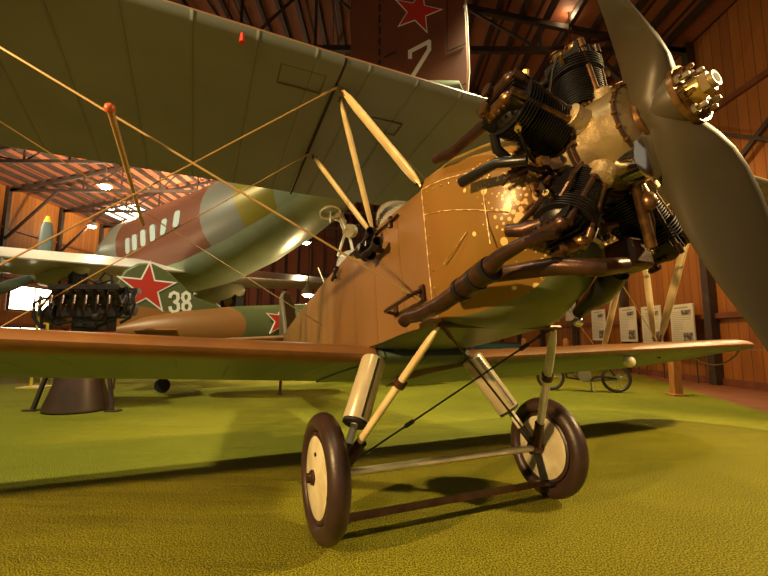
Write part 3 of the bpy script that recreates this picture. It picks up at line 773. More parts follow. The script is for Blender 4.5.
# ================================================================== HANGAR
WX, LX, EAVE, RX, RZ, BY, FY = 9.0, -22.0, 9.8, -6.5, 13.2, 40.0, -6.0
carpet = mat('green_carpet', (.165, .165, .006), .85, 0, col2=(.22, .215, .010), scale=.9, thr=(.3, .7), spec=.25)
nt = carpet.node_tree; N = nt.nodes; Lk = nt.links; bs = N['Principled BSDF']
tc = N['Texture Coordinate']
n1 = N.new('ShaderNodeTexNoise'); n1.inputs['Scale'].default_value = 110; n1.inputs['Detail'].default_value = 3; Lk.new(tc.outputs['Object'], n1.inputs['Vector'])
mpw = N.new('ShaderNodeMapping'); mpw.inputs['Scale'].default_value = (.35, 1.6, 1); mpw.inputs['Rotation'].default_value = (0, 0, .12); Lk.new(tc.outputs['Object'], mpw.inputs['Vector'])
n2 = N.new('ShaderNodeTexNoise'); n2.inputs['Scale'].default_value = 1.6; n2.inputs['Detail'].default_value = 3; Lk.new(mpw.outputs[0], n2.inputs['Vector'])
b1 = N.new('ShaderNodeBump'); b1.inputs['Strength'].default_value = .9; b1.inputs['Distance'].default_value = .02; Lk.new(n1.outputs['Fac'], b1.inputs['Height'])
b2 = N.new('ShaderNodeBump'); b2.inputs['Strength'].default_value = .6; b2.inputs['Distance'].default_value = .12; Lk.new(n2.outputs['Fac'], b2.inputs['Height']); Lk.new(b1.outputs[0], b2.inputs['Normal'])
Lk.new(b2.outputs[0], bs.inputs['Normal'])
old = bs.inputs['Base Color'].links[0].from_socket
mx = N.new('ShaderNodeMixRGB'); mx.blend_type = 'MULTIPLY'; mx.inputs[0].default_value = .8
cr = N.new('ShaderNodeValToRGB'); cr.color_ramp.elements[0].position = .42; cr.color_ramp.elements[1].position = .60; cr.color_ramp.elements[0].color = (.18, .18, .18, 1); cr.color_ramp.elements[1].color = (2.1, 2.0, 1.7, 1)
Lk.new(n1.outputs['Fac'], cr.inputs[0]); Lk.new(old, mx.inputs[1]); Lk.new(cr.outputs[0], mx.inputs[2]); Lk.new(mx.outputs[0], bs.inputs['Base Color'])

b = MB(); b.box((-6.5, 17, -.104), (31.4, 46.4, .2)); struct(b, 'floor', mat('hangar_floor', (.20, .075, .035), .6, 0, col2=(.25, .09, .04), scale=2))
b = MB()
e0 = at(768, 408, 6.85); e1 = at(640, 372, 14.1)
ex0 = e0.x + (e1.x-e0.x)*(-6-6.85)/(14.1-6.85); ex1 = e1.x
b.prism([(-20, -6, -.0038), (ex0, -6, -.0038), (e1.x, 14.1, -.0038), (8.6, 15.5, -.0038), (8.6, 30, -.0038), (-20, 30, -.0038)], (0, 0, 1), .0036)
cp = b.build('carpet', carpet); tag(cp, 'bright green artificial grass carpet spread wrinkled over the hangar floor', 'carpet')

redwood = planks('red_brown_planks', (.17, .048, .006), (.38, .135, .012), .30, 1, gap=.05)
b = MB(); b.box((WX+.1, 17, EAVE/2), (.2, 46, EAVE)); struct(b, 'wall_right', redwood)
b = MB(); b.box((LX-.1, 17, EAVE/2), (.2, 46, EAVE)); struct(b, 'wall_left', redwood)
b = MB(); b.prism([(LX, BY, 0), (WX, BY, 0), (WX, BY, EAVE), (RX, BY, RZ), (LX, BY, EAVE)], (0, 1, 0), .2)
struct(b, 'wall_back', planks('back_planks', (.13, .03, .010), (.26, .075, .018), 1.2, 0, gap=.09))
roofm = planks('roof_boards', (.19, .055, .022), (.30, .095, .040), .9, 0, gap=.10, horiz=1)
b = MB()
b.prism([(WX+.3, FY, EAVE), (RX, FY, RZ), (RX, FY, RZ+.15), (WX+.3, FY, EAVE+.15)], (0, 1, 0), BY-FY)
b.prism([(LX-.3, FY, EAVE), (RX, FY, RZ), (RX, FY, RZ+.15), (LX-.3, FY, EAVE+.15)], (0, 1, 0), BY-FY)
struct(b, 'ceiling', roofm)
steelb = mat('dark_painted_steel', (.035, .02, .014), .55, .1, col2=(.05, .03, .02), scale=4)
# purlins under the roof
b = MB()
for k in range(1, 22):
    for x0, x1 in ((RX, WX), (RX, LX)):
        t = k/22; b.beam((x0+(x1-x0)*t, FY+.1, RZ+(EAVE-RZ)*t-.10), (x0+(x1-x0)*t, BY-.1, RZ+(EAVE-RZ)*t-.10), .13, .2)
struct(b, 'trim_90', steelb)
# roof trusses, each its own object
def truss(Y, nm):
    b = MB(); zb = EAVE-.2
    b.beam((LX, Y, zb), (WX, Y, zb), .14, .16)
    n = 14; 
    def top(x): return (RZ-.28) - abs(x-RX)*(RZ-EAVE)/15.5
    b.beam((LX, Y, top(LX)), (RX, Y, top(RX)), .14, .16); b.beam((RX, Y, top(RX)), (WX, Y, top(WX)), .14, .16)
    for i in range(n+1):
        x = LX+(WX-LX)*i/n
        if 0 < i < n: b.beam((x, Y, zb), (x, Y, top(x)), .07, .07, up=(0, 1, 0))
        if i < n:
            x2 = LX+(WX-LX)*(i+1)/n
            a, c = ((x, top(x)), (x2, zb)) if i % 2 else ((x, zb), (x2, top(x2)))
            b.beam((a[0], Y, a[1]), (c[0], Y, c[1]), .06, .06, up=(0, 1, 0))
    # knee braces at the columns
    b.beam((WX-.1, Y, EAVE-3.2), (WX-3.0, Y, zb), .12, .12, up=(0, 1, 0)); b.beam((LX+.1, Y, EAVE-3.2), (LX+3.0, Y, zb), .12, .12, up=(0, 1, 0))
    struct(b, nm, steelb)
TY = [3.2, 7.2, 11.2, 15.2, 19.2, 23.2, 27.2, 31.2, 35.2]
for i, Y in enumerate(TY): truss(Y, 'trim_%d' % (i+1))
# columns and rails of the walls
for i, Y in enumerate(TY):
    for X, s in ((WX-.12, 'right'), (LX+.12, 'left')):
        b = MB(); b.beam((X, Y, 0), (X, Y, EAVE), .22, .24, up=(0, 1, 0)); struct(b, 'trim_%d' % (len(TY)+1+2*i+(s == 'left')), steelb)
railm = mat('red_brown_rail', (.13, .035, .012), .6, 0, col2=(.17, .05, .015), scale=3)
k = 40
for z in (1.82, 4.6, 7.4):
    for X in (WX-.06, LX+.06):
        b = MB(); b.beam((X, FY, z), (X, BY, z), .1, .14); struct(b, 'trim_%d' % k, railm); k += 1
# diagonal wind braces on the right wall
for i, Y in enumerate(TY[1:5]):
    b = MB(); b.beam((WX-.2, Y+.1, 7.2), (WX-.2, Y+3.9, 4.8), .08, .12); b.beam((WX-.22, Y+.1, 4.7), (WX-.22, Y+3.9, 7.1), .06, .08); struct(b, 'trim_%d' % k, steelb); k += 1
b = MB(); b.beam((WX-.03, FY, .09), (WX-.03, BY, .09), .06, .18); struct(b, 'baseboard_right', railm)
b = MB()   # back wall studs
for i in range(24):
    x = LX+(WX-LX)*(i+.5)/24; b.beam((x, BY-.1, 0), (x, BY-.1, EAVE), .14, .16, up=(0, 1, 0))
b.beam((LX, BY-.15, 7.3), (WX, BY-.15, 7.3), .12, .2); b.beam((LX, BY-.15, 3.3), (WX, BY-.15, 3.3), .12, .2)
struct(b, 'trim_%d' % k, steelb); k += 1
# bright windows
winm = mat('daylit_pane', (.9, .9, .8), .5, emit=((1., .88, .62), 9.))
def window(nm, pts, nrm):
    b = MB(); b.prism(pts, nrm, .04); o = struct(b, nm, winm)
    c = MB(); n = len(pts)
    for i in range(n): c.beam(Vector(pts[i])+Vector(nrm)*.06, Vector(pts[(i+1) % n])+Vector(nrm)*.06, .10, .10)
    m0 = (Vector(pts[0])+Vector(pts[1]))/2+Vector(nrm)*.06; m1 = (Vector(pts[2])+Vector(pts[3]))/2+Vector(nrm)*.06; c.beam(m0, m1, .06, .06)
    c.build('window_frame', steelb, o)
window('window_1', [(LX+.02, 24.0, 2.7), (LX+.02, 27.6, 2.7), (LX+.02, 27.6, 4.2), (LX+.02, 24.0, 4.2)], (1, 0, 0))
window('window_2', [(LX+.02, 29.0, 2.7), (LX+.02, 32.6, 2.7), (LX+.02, 32.6, 4.2), (LX+.02, 29.0, 4.2)], (1, 0, 0))
window('window_3', [(LX+.02, 23.4, 1.0), (LX+.02, 26.6, 1.0), (LX+.02, 26.6, 1.7), (LX+.02, 23.4, 1.7)], (1, 0, 0))
window('window_4', [(-17.5, BY-.03, 8.1), (-12.5, BY-.03, 8.1), (-12.5, BY-.03, 9.4), (-17.5, BY-.03, 9.4)], (0, -1, 0))
def rz_(x): return RZ-abs(x-RX)*(RZ-EAVE)/15.5-.03
window('window_6', [(-20.4, 28.5, rz_(-20.4)), (-17.6, 28.5, rz_(-17.6)), (-17.6, 31.0, rz_(-17.6)), (-20.4, 31.0, rz_(-20.4))], (0, 0, -1))
window('window_5', [(LX+.02, 18.0, 6.6), (LX+.02, 21.5, 6.6), (LX+.02, 21.5, 7.1), (LX+.02, 18.0, 7.1)], (1, 0, 0))

# ---- lamps
lampm = mat('lit_lamp_glass', (1, .95, .8), .4, emit=((1., .87, .62), 45.))
shade = mat('lamp_shade_enamel', (.2, .17, .13), .4, .3)
def lamp(px, py, Y, label, r=.16, energy=400, ztop=None):
    p = at(px, py, Y)
    t = thing('pendant_lamp', label, 'lamp', p, group='high hangar lamps')
    b = MB(); b.lathe((0, 0, 0), (0, 0, 1), [(-.02, r*1.25), (.05, r*1.2), (.18, r*.7), (.26, r*.35), (.34, r*.3)], 20); b.build('lamp_shade', shade, t)
    b = MB(); b.sphere((0, 0, -.02), r, 14, sc=(1, 1, .55)); b.build('bulb', lampm, t)
    top = ztop if ztop else EAVE-.2
    b = MB(); b.cyl((0, 0, .3), (0, 0, top-p.z), .015, n=6); b.build('cable', steelb, t)
    l = bpy.data.lights.new('lamp_light', 'POINT'); l.energy = energy; l.color = (1., .72, .38); l.shadow_soft_size = .2
    lo = bpy.data.objects.new('lamp_light', l); COL.objects.link(lo); lo.location = p+Vector((0, 0, -.35))
    return t
lamp(105, 186, 19.2, 'bright hanging lamp among the roof trusses above the twin-engine airplane nose', .26, 300)
lamp(306, 242, 23.2, 'bright hanging lamp seen under the green airplane belly', .24, 500)
lamp(308, 294, 12.0, 'low glowing lamp beside the brown biplane tail', .15, 320)
lamp(92, 226, 27.2, 'far hanging lamp by the gable window', .24, 250)
lamp(568, 1, 11.0, 'lamp high over the biplane engine at the top edge', .30, 90)

# ================================================================== THE TWIN-ENGINED AIRPLANE
twin = thing('twin_engine_airplane', 'large camouflaged twin-engine airplane raised behind the biplane with a row of side windows', 'airplane', (-6.2, 12.2, 0))
TO = -Vector((-6.2, 12.2, 0))
def T(): return MB(TO)
axp = [ # center, radius along the axis from nose to tail
 (at(118, 268, 15.4), .25), (at(121, 265, 15.1), .68), (at(127, 262, 14.7), 1.0), (at(143, 258, 13.9), 1.30), (at(175, 251, 12.9), 1.42), (at(215, 238, 11.8), 1.38),
 (at(255, 219, 10.8), 1.25), (at(292, 198, 9.9), 1.08), (at(330, 173, 9.1), .90), (at(372, 146, 8.5), .72), (at(410, 120, 8.2), .58), (at(440, 100, 7.9), .42), (at(462, 88, 7.7), .15)]
xa = (axp[8][0]-axp[3][0]); xa.z = 0; xa.normalize()
b = T(); rg = []; n = 36
for i, (c, r) in enumerate(axp):
    t = (axp[min(i+1, len(axp)-1)][0]-axp[max(i-1, 0)][0]).normalized()
    sd = t.cross(Z).normalized(); up = sd.cross(t)
    rg.append([c+(sd*cos(2*PI*j/n)+up*sin(2*PI*j/n))*r for j in range(n)])
for i in range(len(rg)-1):
    for j in range(n):
        k2 = (j+1) % n; a = 2*PI*(j+.5)/n
        b.add([rg[i][j], rg[i][k2], rg[i+1][k2], rg[i+1][j]], [[0, 1, 2, 3]], 1 if sin(a) < -.60 else 0)
b.add(rg[0], [list(range(n))], 0); b.add(rg[-1], [list(range(n))], 0)
camom = mat('transport_camouflage', (.18, .055, .022), .3, .3)
def axis_camo(m, origin, d, stops, wob):
    nt = m.node_tree; N = nt.nodes; Lk = nt.links; tc = N['Texture Coordinate']
    vd = N.new('ShaderNodeVectorMath'); vd.operation = 'DOT_PRODUCT'; vd.inputs[1].default_value = d; Lk.new(tc.outputs['Object'], vd.inputs[0])
    n = N.new('ShaderNodeTexNoise'); n.inputs['Scale'].default_value = .7; n.inputs['Detail'].default_value = 0; Lk.new(tc.outputs['Object'], n.inputs['Vector'])
    m1 = N.new('ShaderNodeMath'); m1.operation = 'MULTIPLY_ADD'; m1.inputs[1].default_value = wob; m1.inputs[2].default_value = -wob/2-Vector(d).dot(origin); Lk.new(n.outputs['Fac'], m1.inputs[0])
    m2 = N.new('ShaderNodeMath'); m2.operation = 'ADD'; Lk.new(vd.outputs['Value'], m2.inputs[0]); Lk.new(m1.outputs[0], m2.inputs[1])
    m3 = N.new('ShaderNodeMath'); m3.operation = 'MULTIPLY'; m3.inputs[1].default_value = 1/14; Lk.new(m2.outputs[0], m3.inputs[0])
    cr = N.new('ShaderNodeValToRGB'); cr.color_ramp.interpolation = 'CONSTANT'; e = cr.color_ramp.elements
    e[0].position = 0; e[0].color = (*stops[0][1], 1); e[1].position = stops[1][0]/14; e[1].color = (*stops[1][1], 1)
    for p, c in stops[2:]: x = e.new(p/14); x.color = (*c, 1)
    Lk.new(m3.outputs[0], cr.inputs[0]); Lk.new(cr.outputs[0], N['Principled BSDF'].inputs['Base Color'])
axd = (axp[8][0]-axp[1][0]).normalized()
def SA(px, add):
    xs = [412.67*c.x/c.y+384 for c, r in axp]
    for k in range(len(xs)-1):
        if xs[k] <= px <= xs[k+1]:
            t = (px-xs[k])/(xs[k+1]-xs[k]); c = axp[k][0].lerp(axp[k+1][0], t); return (c-axp[0][0]).dot(axd)+add
axis_camo(camom, axp[0][0]+TO, axd, [(0, (.34, .33, .20)), (SA(127, 0), (.22, .22, .15)), (SA(150, .3), (.165, .062, .034)), (SA(212, 1.2), (.17, .155, .115)), (SA(246, .9), (.20, .155, .022)), (SA(283, .8), (.20, .23, .15))], 1.2)
belly = mat('green_grey_belly', (.25, .29, .18), .33, .3, col2=(.21, .245, .15), scale=1.2)
tfu = b.build('fuselage', [camom, belly], twin)
from mathutils.bvhtree import BVHTree
bvh = BVHTree.FromPolygons([tuple(v-TO) for v in [x.co for x in tfu.data.vertices]], [tuple(p.vertices) for p in tfu.data.polygons])
def hit(px, py):
    o = Vector((0, 0, CAMZ)); d = (at(px, py, 10)-o).normalized(); h_, n_, _, _ = bvh.ray_cast(o, d)
    if h_ is None: return None, None
    if n_.dot(d) > 0: n_ = -n_
    return h_, n_
# side windows (facing the camera, upper flank)
paneb = mat('pale_lit_pane', (.30, .34, .30), .15, .0, emit=None)
def surf(px, py, frac=None):
    """first hit of the pixel ray on the lofted fuselage"""
    best = None
    for i in range(len(axp)-1):
        pass
    return None
tt = (axp[5][0]-axp[3][0]).normalized()
for px, py in ((177, 219), (164, 227), (153, 233), (143.5, 238), (135, 242.5), (128, 246)):
    p, nrm = hit(px, py)
    if p is None: continue
    ta = (tt-nrm*tt.dot(nrm)).normalized(); vt = nrm.cross(ta)
    b = T(); q = []
    w, h = .13, .23
    for m_ in range(20):
        an = 2*PI*m_/20; cx_ = abs(cos(an))**.5*(1 if cos(an) > 0 else -1)*w; cy_ = abs(sin(an))**.5*(1 if sin(an) > 0 else -1)*h
        q.append(p+ta*cx_+vt*cy_-nrm*.08)
    b.prism(q, nrm, .10); b.build('side_window', paneb, twin)
# glazed nose frames
b = T()
for i in (1, 2):
    c, r = axp[i]; t = (axp[i+1][0]-axp[i-1][0]).normalized(); sd = t.cross(Z).normalized(); up = sd.cross(t)
    b.tube([c+(sd*cos(a)+up*sin(a))*(r+.01) for a in [2*PI*j/30 for j in range(31)]], .03, 6)
b.build('nose_frame', mat('yellowish_frame', (.35, .33, .12), .4), twin)
# wings
wroot = Vector((-6.4, 12.9, 3.05)); wd = Vector((.54, .84, 0)).normalized()
wwhite = mat('pale_grey_wing', (.66, .62, .50), .3, .15); wmet = mat('bare_metal_wing', (.44, .41, .32), .28, .35, col2=(.34, .31, .24), scale=2)
wf = Vector((-.84, .54, 0)).normalized()
def bigwing(s0, s1, c0, c1, z0, z1):
    b = T(); rr = []
    for i in range(7):
        t = i/6; c = wroot+wd*(s0+(s1-s0)*t); c.z = z0+(z1-z0)*t; ch = c0+(c1-c0)*t
        ring = []
        for u, v in PROF_U+PROF_L: ring.append(c+wf*(ch*(.4-u))+Z*v*ch*2.3)
        rr.append(ring)
    m_ = len(rr[0])
    for i in range(6):
        for j in range(m_):
            k2 = (j+1) % m_; b.add([rr[i][j], rr[i][k2], rr[i+1][k2], rr[i+1][j]], [[0, 1, 2, 3]], 1 if 9 <= j <= m_-3 else 0)
    b.add(rr[0], [list(range(m_))]); b.add(rr[-1], [list(range(m_))])
    b.build('wing', [wwhite, wmet], twin)
bigwing(.5, -7.5, 3.2, 2.0, 3.0, 2.62)
bigwing(.8, 10.8, 3.2, 1.6, 3.0, 3.85)
def nacelle(s, z, nm_wheel):
    c = wroot+wd*s; c.z = z
    b = T(); b.lathe(c-wf*.9, wf, [(0, .05), (.2, .20), (.5, .31), (1.0, .38), (1.9, .40), (2.3, .38), (2.4, .28)], 24)
    na = b.build('engine_nacelle', mat('nacelle_paint', (.42, .40, .26), .3, .3), twin)
    h = c+wf*1.65
    b = T(); b.sphere(h, .2, 14)
    ang0 = .02
    tipm = []
    for q in range(3):
        a = ang0+2*PI*q/3; dr = Z*cos(a)+wd*sin(a)*(-1)
        rg2 = []
        for r, w in ((.1, .08), (.3, .13), (.8, .17), (1.3, .14), (1.45, .10)):
            pp = h+dr*r; cr_ = dr.cross(wf).normalized()
            rg2.append([pp+cr_*w*.9*cos(x)+wf*(.03*sin(x)+w*.3*cos(x)) for x in [2*PI*j/12 for j in range(12)]])
        b.rings(rg2, 0)
        pp = h+dr*1.451; p2 = h+dr*1.62
        b.rings([[pp0+cr_*w*.9*cos(x)+wf*(.03*sin(x)+w*.3*cos(x)) for x in [2*PI*j/12 for j in range(12)]] for pp0, w in ((pp, .10), (p2, .04))], 1)
    b.build('propeller_blades', [mat('dark_grey_blade', (.10, .12, .10), .4), mat('yellow_tip', (.7, .5, .03), .5)], twin)
    b = T(); wc = c-wf*.3-Z*.36
    b.cyl(wc-wd*.16, wc+wd*.16, .42, n=28); w_ = b.build('wheel', M['blackmat'], twin)
    b = T(); b.cyl(wc-wd*.18, wc+wd*.18, .22, n=20); b.build('hub_disc', M['chrome'], w_)
nacelle(-3.0, 2.88, 1); nacelle(1.7, 2.75, 2)
# tail fin with star and number
finY = 8.1
def fp(px, py, Y=finY): return at(px, py, Y)
b = T()
fin_pts = [fp(352, 100), fp(350, 20), fp(352, -70), fp(380, -150), fp(440, -150), fp(462, -60), fp(467, 20), fp(469, 70), fp(466, 110)]
b.prism(fin_pts, (0, 1, 0), .14); finb = mat('red_brown_fin_paint', (.20, .062, .022), .42, .1, col2=(.17, .055, .02), scale=1.5)
tf = b.build('tail_fin', finb, twin, bevel=.04)
b = T(); c = fp(417, 12)
sp = star_pts(Vector((c.x, finY-.012, c.z)), .56, (1, 0, 0), (0, 0, 1), .40, .22); b.prism(sp, (0, -1, 0), .006, 1)
sp = star_pts(Vector((c.x, finY-.02, c.z)), .50, (1, 0, 0), (0, 0, 1), .40, .22); b.prism(sp, (0, -1, 0), .006, 0)
b.build('star_marking', [M['red'], M['white']], tf)
b = T(); q = lambda px, py: ((fp(px, py).x), (fp(px, py).z))
strokes(b, [[q(410, 58), q(410, 52), q(429, 42), q(429, 50), q(413, 76), q(409, 85), q(430, 85)]], (0, finY-.012, 0), (1, 0, 0), (0, 0, 1), (0, -1, 0), .085, .006); b.build('number_marking', M['white'], tf)
b = T()
for i in range(16):
    y0 = -60+i*11; p0 = fp(379.5, y0); p1 = fp(379.5, y0+6); b.box(((p0.x+p1.x)/2, finY-.03, (p0.z+p1.z)/2), (.035, .03, abs(p0.z-p1.z)))
b.each('rudder_hinge', M['blackmat'], tf)
b = T()
for a_, c_ in (((447, -60), (447, 52)), ((447, 52), (466, 44)), ((384, 58), (396, 52)), ((448, 92), (466, 84))):
    p0 = fp(*a_); p1 = fp(*c_); b.beam((p0.x, finY-.02, p0.z), (p1.x, finY-.02, p1.z), .012, .02, up=(0, 1, 0))
b.each('panel_line', M['blackmat'], tf)
b = T(); c0 = at(466, 95, finY+.05); 
b.tube([(fp(462, -60).x, finY+.07, fp(462, -60).z), (fp(468, 20).x, finY+.07, fp(468, 20).z), (fp(470, 70).x, finY+.07, fp(470, 70).z), (fp(467, 110).x, finY+.07, fp(467, 110).z)], .02, 6); b.build('edge_strip', wwhite, tf)
# tailplane (mostly hidden above the biplane wing)
b = T(); c = axp[10][0]+Vector((0, .1, .35))
b.prism([c+Vector((-3.6, 1.0, .05)), c+Vector((-3.4, 2.2, .05)), c+Vector((0, .9, 0)), c+Vector((0, -.5, 0))], (0, 0, 1), .15); b.build('tailplane', finb, twin)
# tail wheel hanging from an open well
wc = at(350, 238, 9.6); pw = at(330, 214, 9.3)
wp_, wn = hit(330, 212)
wr, wu, _ = frame(wn)
b = T(); b.lathe(wp_-wn*.05, wn, [(0, .02), (0, .24), (.09, .25), (.09, .22), (.02, .20), (.02, .01)], 28); wl = b.build('wheel_well', M['hubdisc'], twin)
b = T(); b.beam(wp_+wn*.05-Z*.2, wp_+wn*.05+Z*.2, .05, .03); b.build('well_rib', wwhite, wl)
b = T(); b.tube([at(336, 203, 9.3), at(343, 222, 9.5), at(346, 230, 9.5)], .08, 10); b.tube([at(334, 218, 9.4), at(346, 222, 9.5)], .05, 8); b.tube([at(346, 230, 9.55), at(338, 256, 9.5)], .035, 8); b.tube([at(348, 230, 9.55), at(354, 256, 9.5)], .035, 8); b.tube([at(338, 256, 9.5), at(354, 256, 9.5)], .03, 8)
tl = b.build('tail_wheel_leg', wwhite, twin)
b = T(); b.cyl(at(348, 231, 9.45), at(352, 231, 9.62), .16, n=20); b.build('tail_wheel', M['hubdisc'], tl)
b = T()
for c in (axp[5][0], axp[8][0]):
    r = 1.3 if c is axp[5][0] else .8
    b.cyl(Vector((c.x, c.y, c.z+r)), Vector((c.x, c.y, RZ-abs(c.x-RX)*(RZ-EAVE)/15.5-.1)), .012, n=6)
b.each('hanging_cable', steelb, twin)

# ================================================================== THE AIRPLANE NUMBERED 38
p38 = thing('attack_airplane', 'green and brown airplane with 38 and a red star on its rounded fin', 'airplane', (-4.6, 8.9, 0))
O38 = -Vector((-4.6, 8.9, 0)); dx = Vector((.80, .60, 0)).normalized(); nx = Vector((.60, -.80, 0)).normalized()   # tail to nose; towards camera
f0_38 = at(116, 330, 8.6)
c38g = (.105, .115, .04); c38b = (.30, .125, .03); 
camo38 = mat('attack_camouflage', c38b, .42, .05)
axis_camo(camo38, f0_38+O38, dx, [(0, c38b), (2.0, c38g), (4.4, c38b), (7.0, c38g), (8.6, c38b)], 1.8); blue38 = mat('pale_blue_under', (.30, .34, .28), .4)
def Q(): return MB(O38)
# fin on a plane facing the camera
Y38 = 8.9
b = Q(); fpts = [(118, 338), (112, 322), (113, 300), (117, 283), (125, 270), (138, 263), (152, 263), (168, 271), (182, 284), (196, 297), (212, 303), (228, 310), (228, 338)]
base = at(170, 320, Y38)
def f38(px, py, push=0.):
    # fin plane passes through base, along dx
    d = at(px, py, 10.) - Vector((0, 0, CAMZ)); o = Vector((0, 0, CAMZ))
    t = (base-o).dot(nx)/d.dot(nx); return o+d*t+nx*push
b.prism([f38(*p) for p in fpts], -nx, .12); greenfin = mat('olive_green_paint', c38g, .42, 0); axis_camo(greenfin, Vector((0, 0, 0)), (.12, 0, 1), [(0, c38b), (1.62, c38g)], .5)
fin38 = b.build('tail_fin', greenfin, p38, bevel=.04)
b = Q(); c = f38(147, 288); b.prism(star_pts(f38(147, 288, .012), .60, dx, Z, .39, .03), nx, .006, 1); b.prism(star_pts(f38(147, 288, .020), .50, dx, Z, .39, .03), nx, .006, 0); b.build('star_marking', [M['red'], M['white']], fin38)
def P2(px, py): 
    v = f38(px, py)-f38(0, 0); return (v.dot(dx), v.z)
b = Q()
n3 = [(170, 297), (171, 294), (174, 292.5), (177.5, 294), (178, 298), (177, 300.5), (174.5, 302), (178, 304), (178.5, 308.5), (176.5, 311.5), (173, 312), (170.5, 310), (170, 307.5)]
n8 = [(184.5, 302), (182.5, 298), (183, 294.5), (186, 292.5), (189, 294.5), (189.3, 298.5), (187, 301.5), (183, 304.5), (182.8, 308.5), (185.5, 311.5), (189, 310.5), (190.3, 306), (189, 303), (184.5, 302)]
strokes(b, [[P2(*p) for p in n3], [P2(*p) for p in n8]], f38(0, 0, .010), dx, Z, nx, .065, .006); b.build('number_marking', M['white'], fin38)
# fuselage
st = []; A0 = f38(116, 330); 
b = Q(); rg = []
for s, r, zc in ((0, .10, 1.28), (.5, .30, 1.28), (1.2, .42, 1.32), (2.4, .52, 1.38), (4.0, .62, 1.42), (5.5, .70, 1.45), (7.5, .70, 1.42), (9.0, .62, 1.36), (9.9, .45, 1.3), (10.4, .12, 1.28)):
    c = Vector((A0.x, A0.y, 0))+dx*s - nx*.06; c.z = zc
    rg.append([c+nx*cos(2*PI*j/28)*r*.85+Z*sin(2*PI*j/28)*r for j in range(28)])
for i in range(len(rg)-1):
    for j in range(28):
        k2 = (j+1) % 28; b.add([rg[i][j], rg[i][k2], rg[i+1][k2], rg[i+1][j]], [[0, 1, 2, 3]], 1 if sin(2*PI*(j+.5)/28) < -.45 else 0)
b.add(rg[0], [list(range(28))]); b.add(rg[-1], [list(range(28))])
fu38 = b.build('fuselage', [camo38, blue38], p38)
c = f38(273, 322); sfr = (c-A0).dot(dx); rr = .42+(sfr-1.2)*.085
cc = Vector((A0.x, A0.y, 0))+dx*sfr; cc.z = c.z+.02; 
b = Q(); b.prism(star_pts(cc+nx*(rr*.86-.03), .42, dx, Z, .40, .1), nx, .035, 1); b.prism(star_pts(cc+nx*(rr*.86-.03), .36, dx, Z, .40, .1), nx, .042, 0); b.build('star_marking', [M['red'], M['white']], fu38)
b = Q()
for s in (1, -1):
    c = Vector((A0.x, A0.y, 1.30))+dx*6.2
    Ls = 2.6 if s > 0 else 6.0
    b.prism([c+nx*s*.5+dx*1.3, c+nx*s*Ls+dx*.9+Z*.15, c+nx*s*Ls-dx*.4+Z*.15, c+nx*s*.5-dx*1.0], (0, 0, 1), .16)
b.build('wing', [camo38], p38, bevel=.05)
b = Q(); c = Vector((A0.x, A0.y, 1.27))+dx*.6
for s in (1, -1): b.prism([c+nx*s*.1+dx*.5, c+nx*s*1.5+dx*.25, c+nx*s*1.5-dx*.25, c+nx*s*.1-dx*.3], (0, 0, 1), .04)
b.build('tailplane', camo38, p38, bevel=.02)
b = Q()
for s in (1, -1):
    c = Vector((A0.x, A0.y, 0))+dx*7.2+nx*s*1.5; b.cyl(c+Z*.35-nx*.1, c+Z*.35+nx*.1, .35, n=24); b.cyl(c+Z*.35, c+Z*1.35, .06, n=10)
c = Vector((A0.x, A0.y, 0))+dx*.9; b.cyl(c+Z*.15-nx*.05, c+Z*.15+nx*.05, .15, n=18); b.cyl(c+Z*.15, c+Z*1.0, .04, n=10)
b.each('landing_gear', M['blackmat'], p38)

# ================================================================== DISPLAY ENGINE ON ITS STAND (left)
ep = Vector((at(78, 400, 6.75).x, 6.75, 0))
stand = thing('engine_stand', 'dark brown cone stand with two slanting legs on the green carpet below the left wing', 'stand', ep)
sm = mat('brown_stand_paint', (.085, .045, .030), .4, .2, col2=(.06, .035, .025), scale=3)
b = MB(); b.lathe((0, 0, 0), Z, [(.02, .46), (.05, .46), (.42, .34), (1.1, .29)], 28); b.build('pedestal', sm, stand)
for s in (-1, 1):
    b = MB(); b.beam((s*.62, -.1, .02), (s*.38, 0, 1.1), .05, .05, up=(0, 1, 0)); b.box((s*.64, -.1, .012), (.2, .14, .02)); b.build('leg', steelb, stand)
b = MB(); b.box((0, 0, 1.13), (1.2, .5, .06)); b.build('cradle', sm, stand)
de = thing('display_engine', 'dark inline engine with bent pipes mounted on the brown cone stand', 'engine', (ep.x+.10, ep.y, 1.16))
dk = mat('sooty_engine_metal', (.025, .018, .015), .45, .3, col2=(.05, .032, .022), scale=14)
b = MB()
b.box((0.02, 0, .40), (1.0, .30, .20)); b.box((.05, 0, .20), (.6, .22, .24)); b.cyl((-.72, 0, .36), (-.52, 0, .36), .14, .20, n=18); b.cyl((-.86, 0, .36), (-.72, 0, .36), .05, n=12)
b.build('engine_block', dk, de, bevel=.02)
for s in (-1, 1):
    b = MB(); Rr = Matrix.Rotation(s*.5, 3, 'X')
    for k in range(6):
        c = Vector((-.42+.18*k, -s*.13, .52)); b.cyl(c, c+Rr @ Vector((0, 0, .26)), .075, n=14)
    b.beam(Vector((-.52, -s*.24, .78)), Vector((.60, -s*.24, .78)), .12, .08); b.build('cylinder_bank', dk, de)
for k in range(6):
    b = MB(); x = -.42+.18*k
    b.tube([(x, -.22, .60), (x+.02, -.36, .62), (x+.06, -.42, .50), (x+.04, -.40, .40)], .028, 8); b.build('exhaust_stub', M['exh'], de)
b = MB(); b.tube([(.50, -.2, .70), (.66, -.22, .78), (.72, -.24, .60), (.66, -.22, .40), (.50, -.2, .28), (.2, -.24, .12), (-.1, -.24, .14)], .026, 8)
b.tube([(-.60, -.1, .70), (-.66, -.24, .45), (-.62, -.22, .12), (-.45, -.24, .05), (-.2, -.26, .10)], .022, 8)
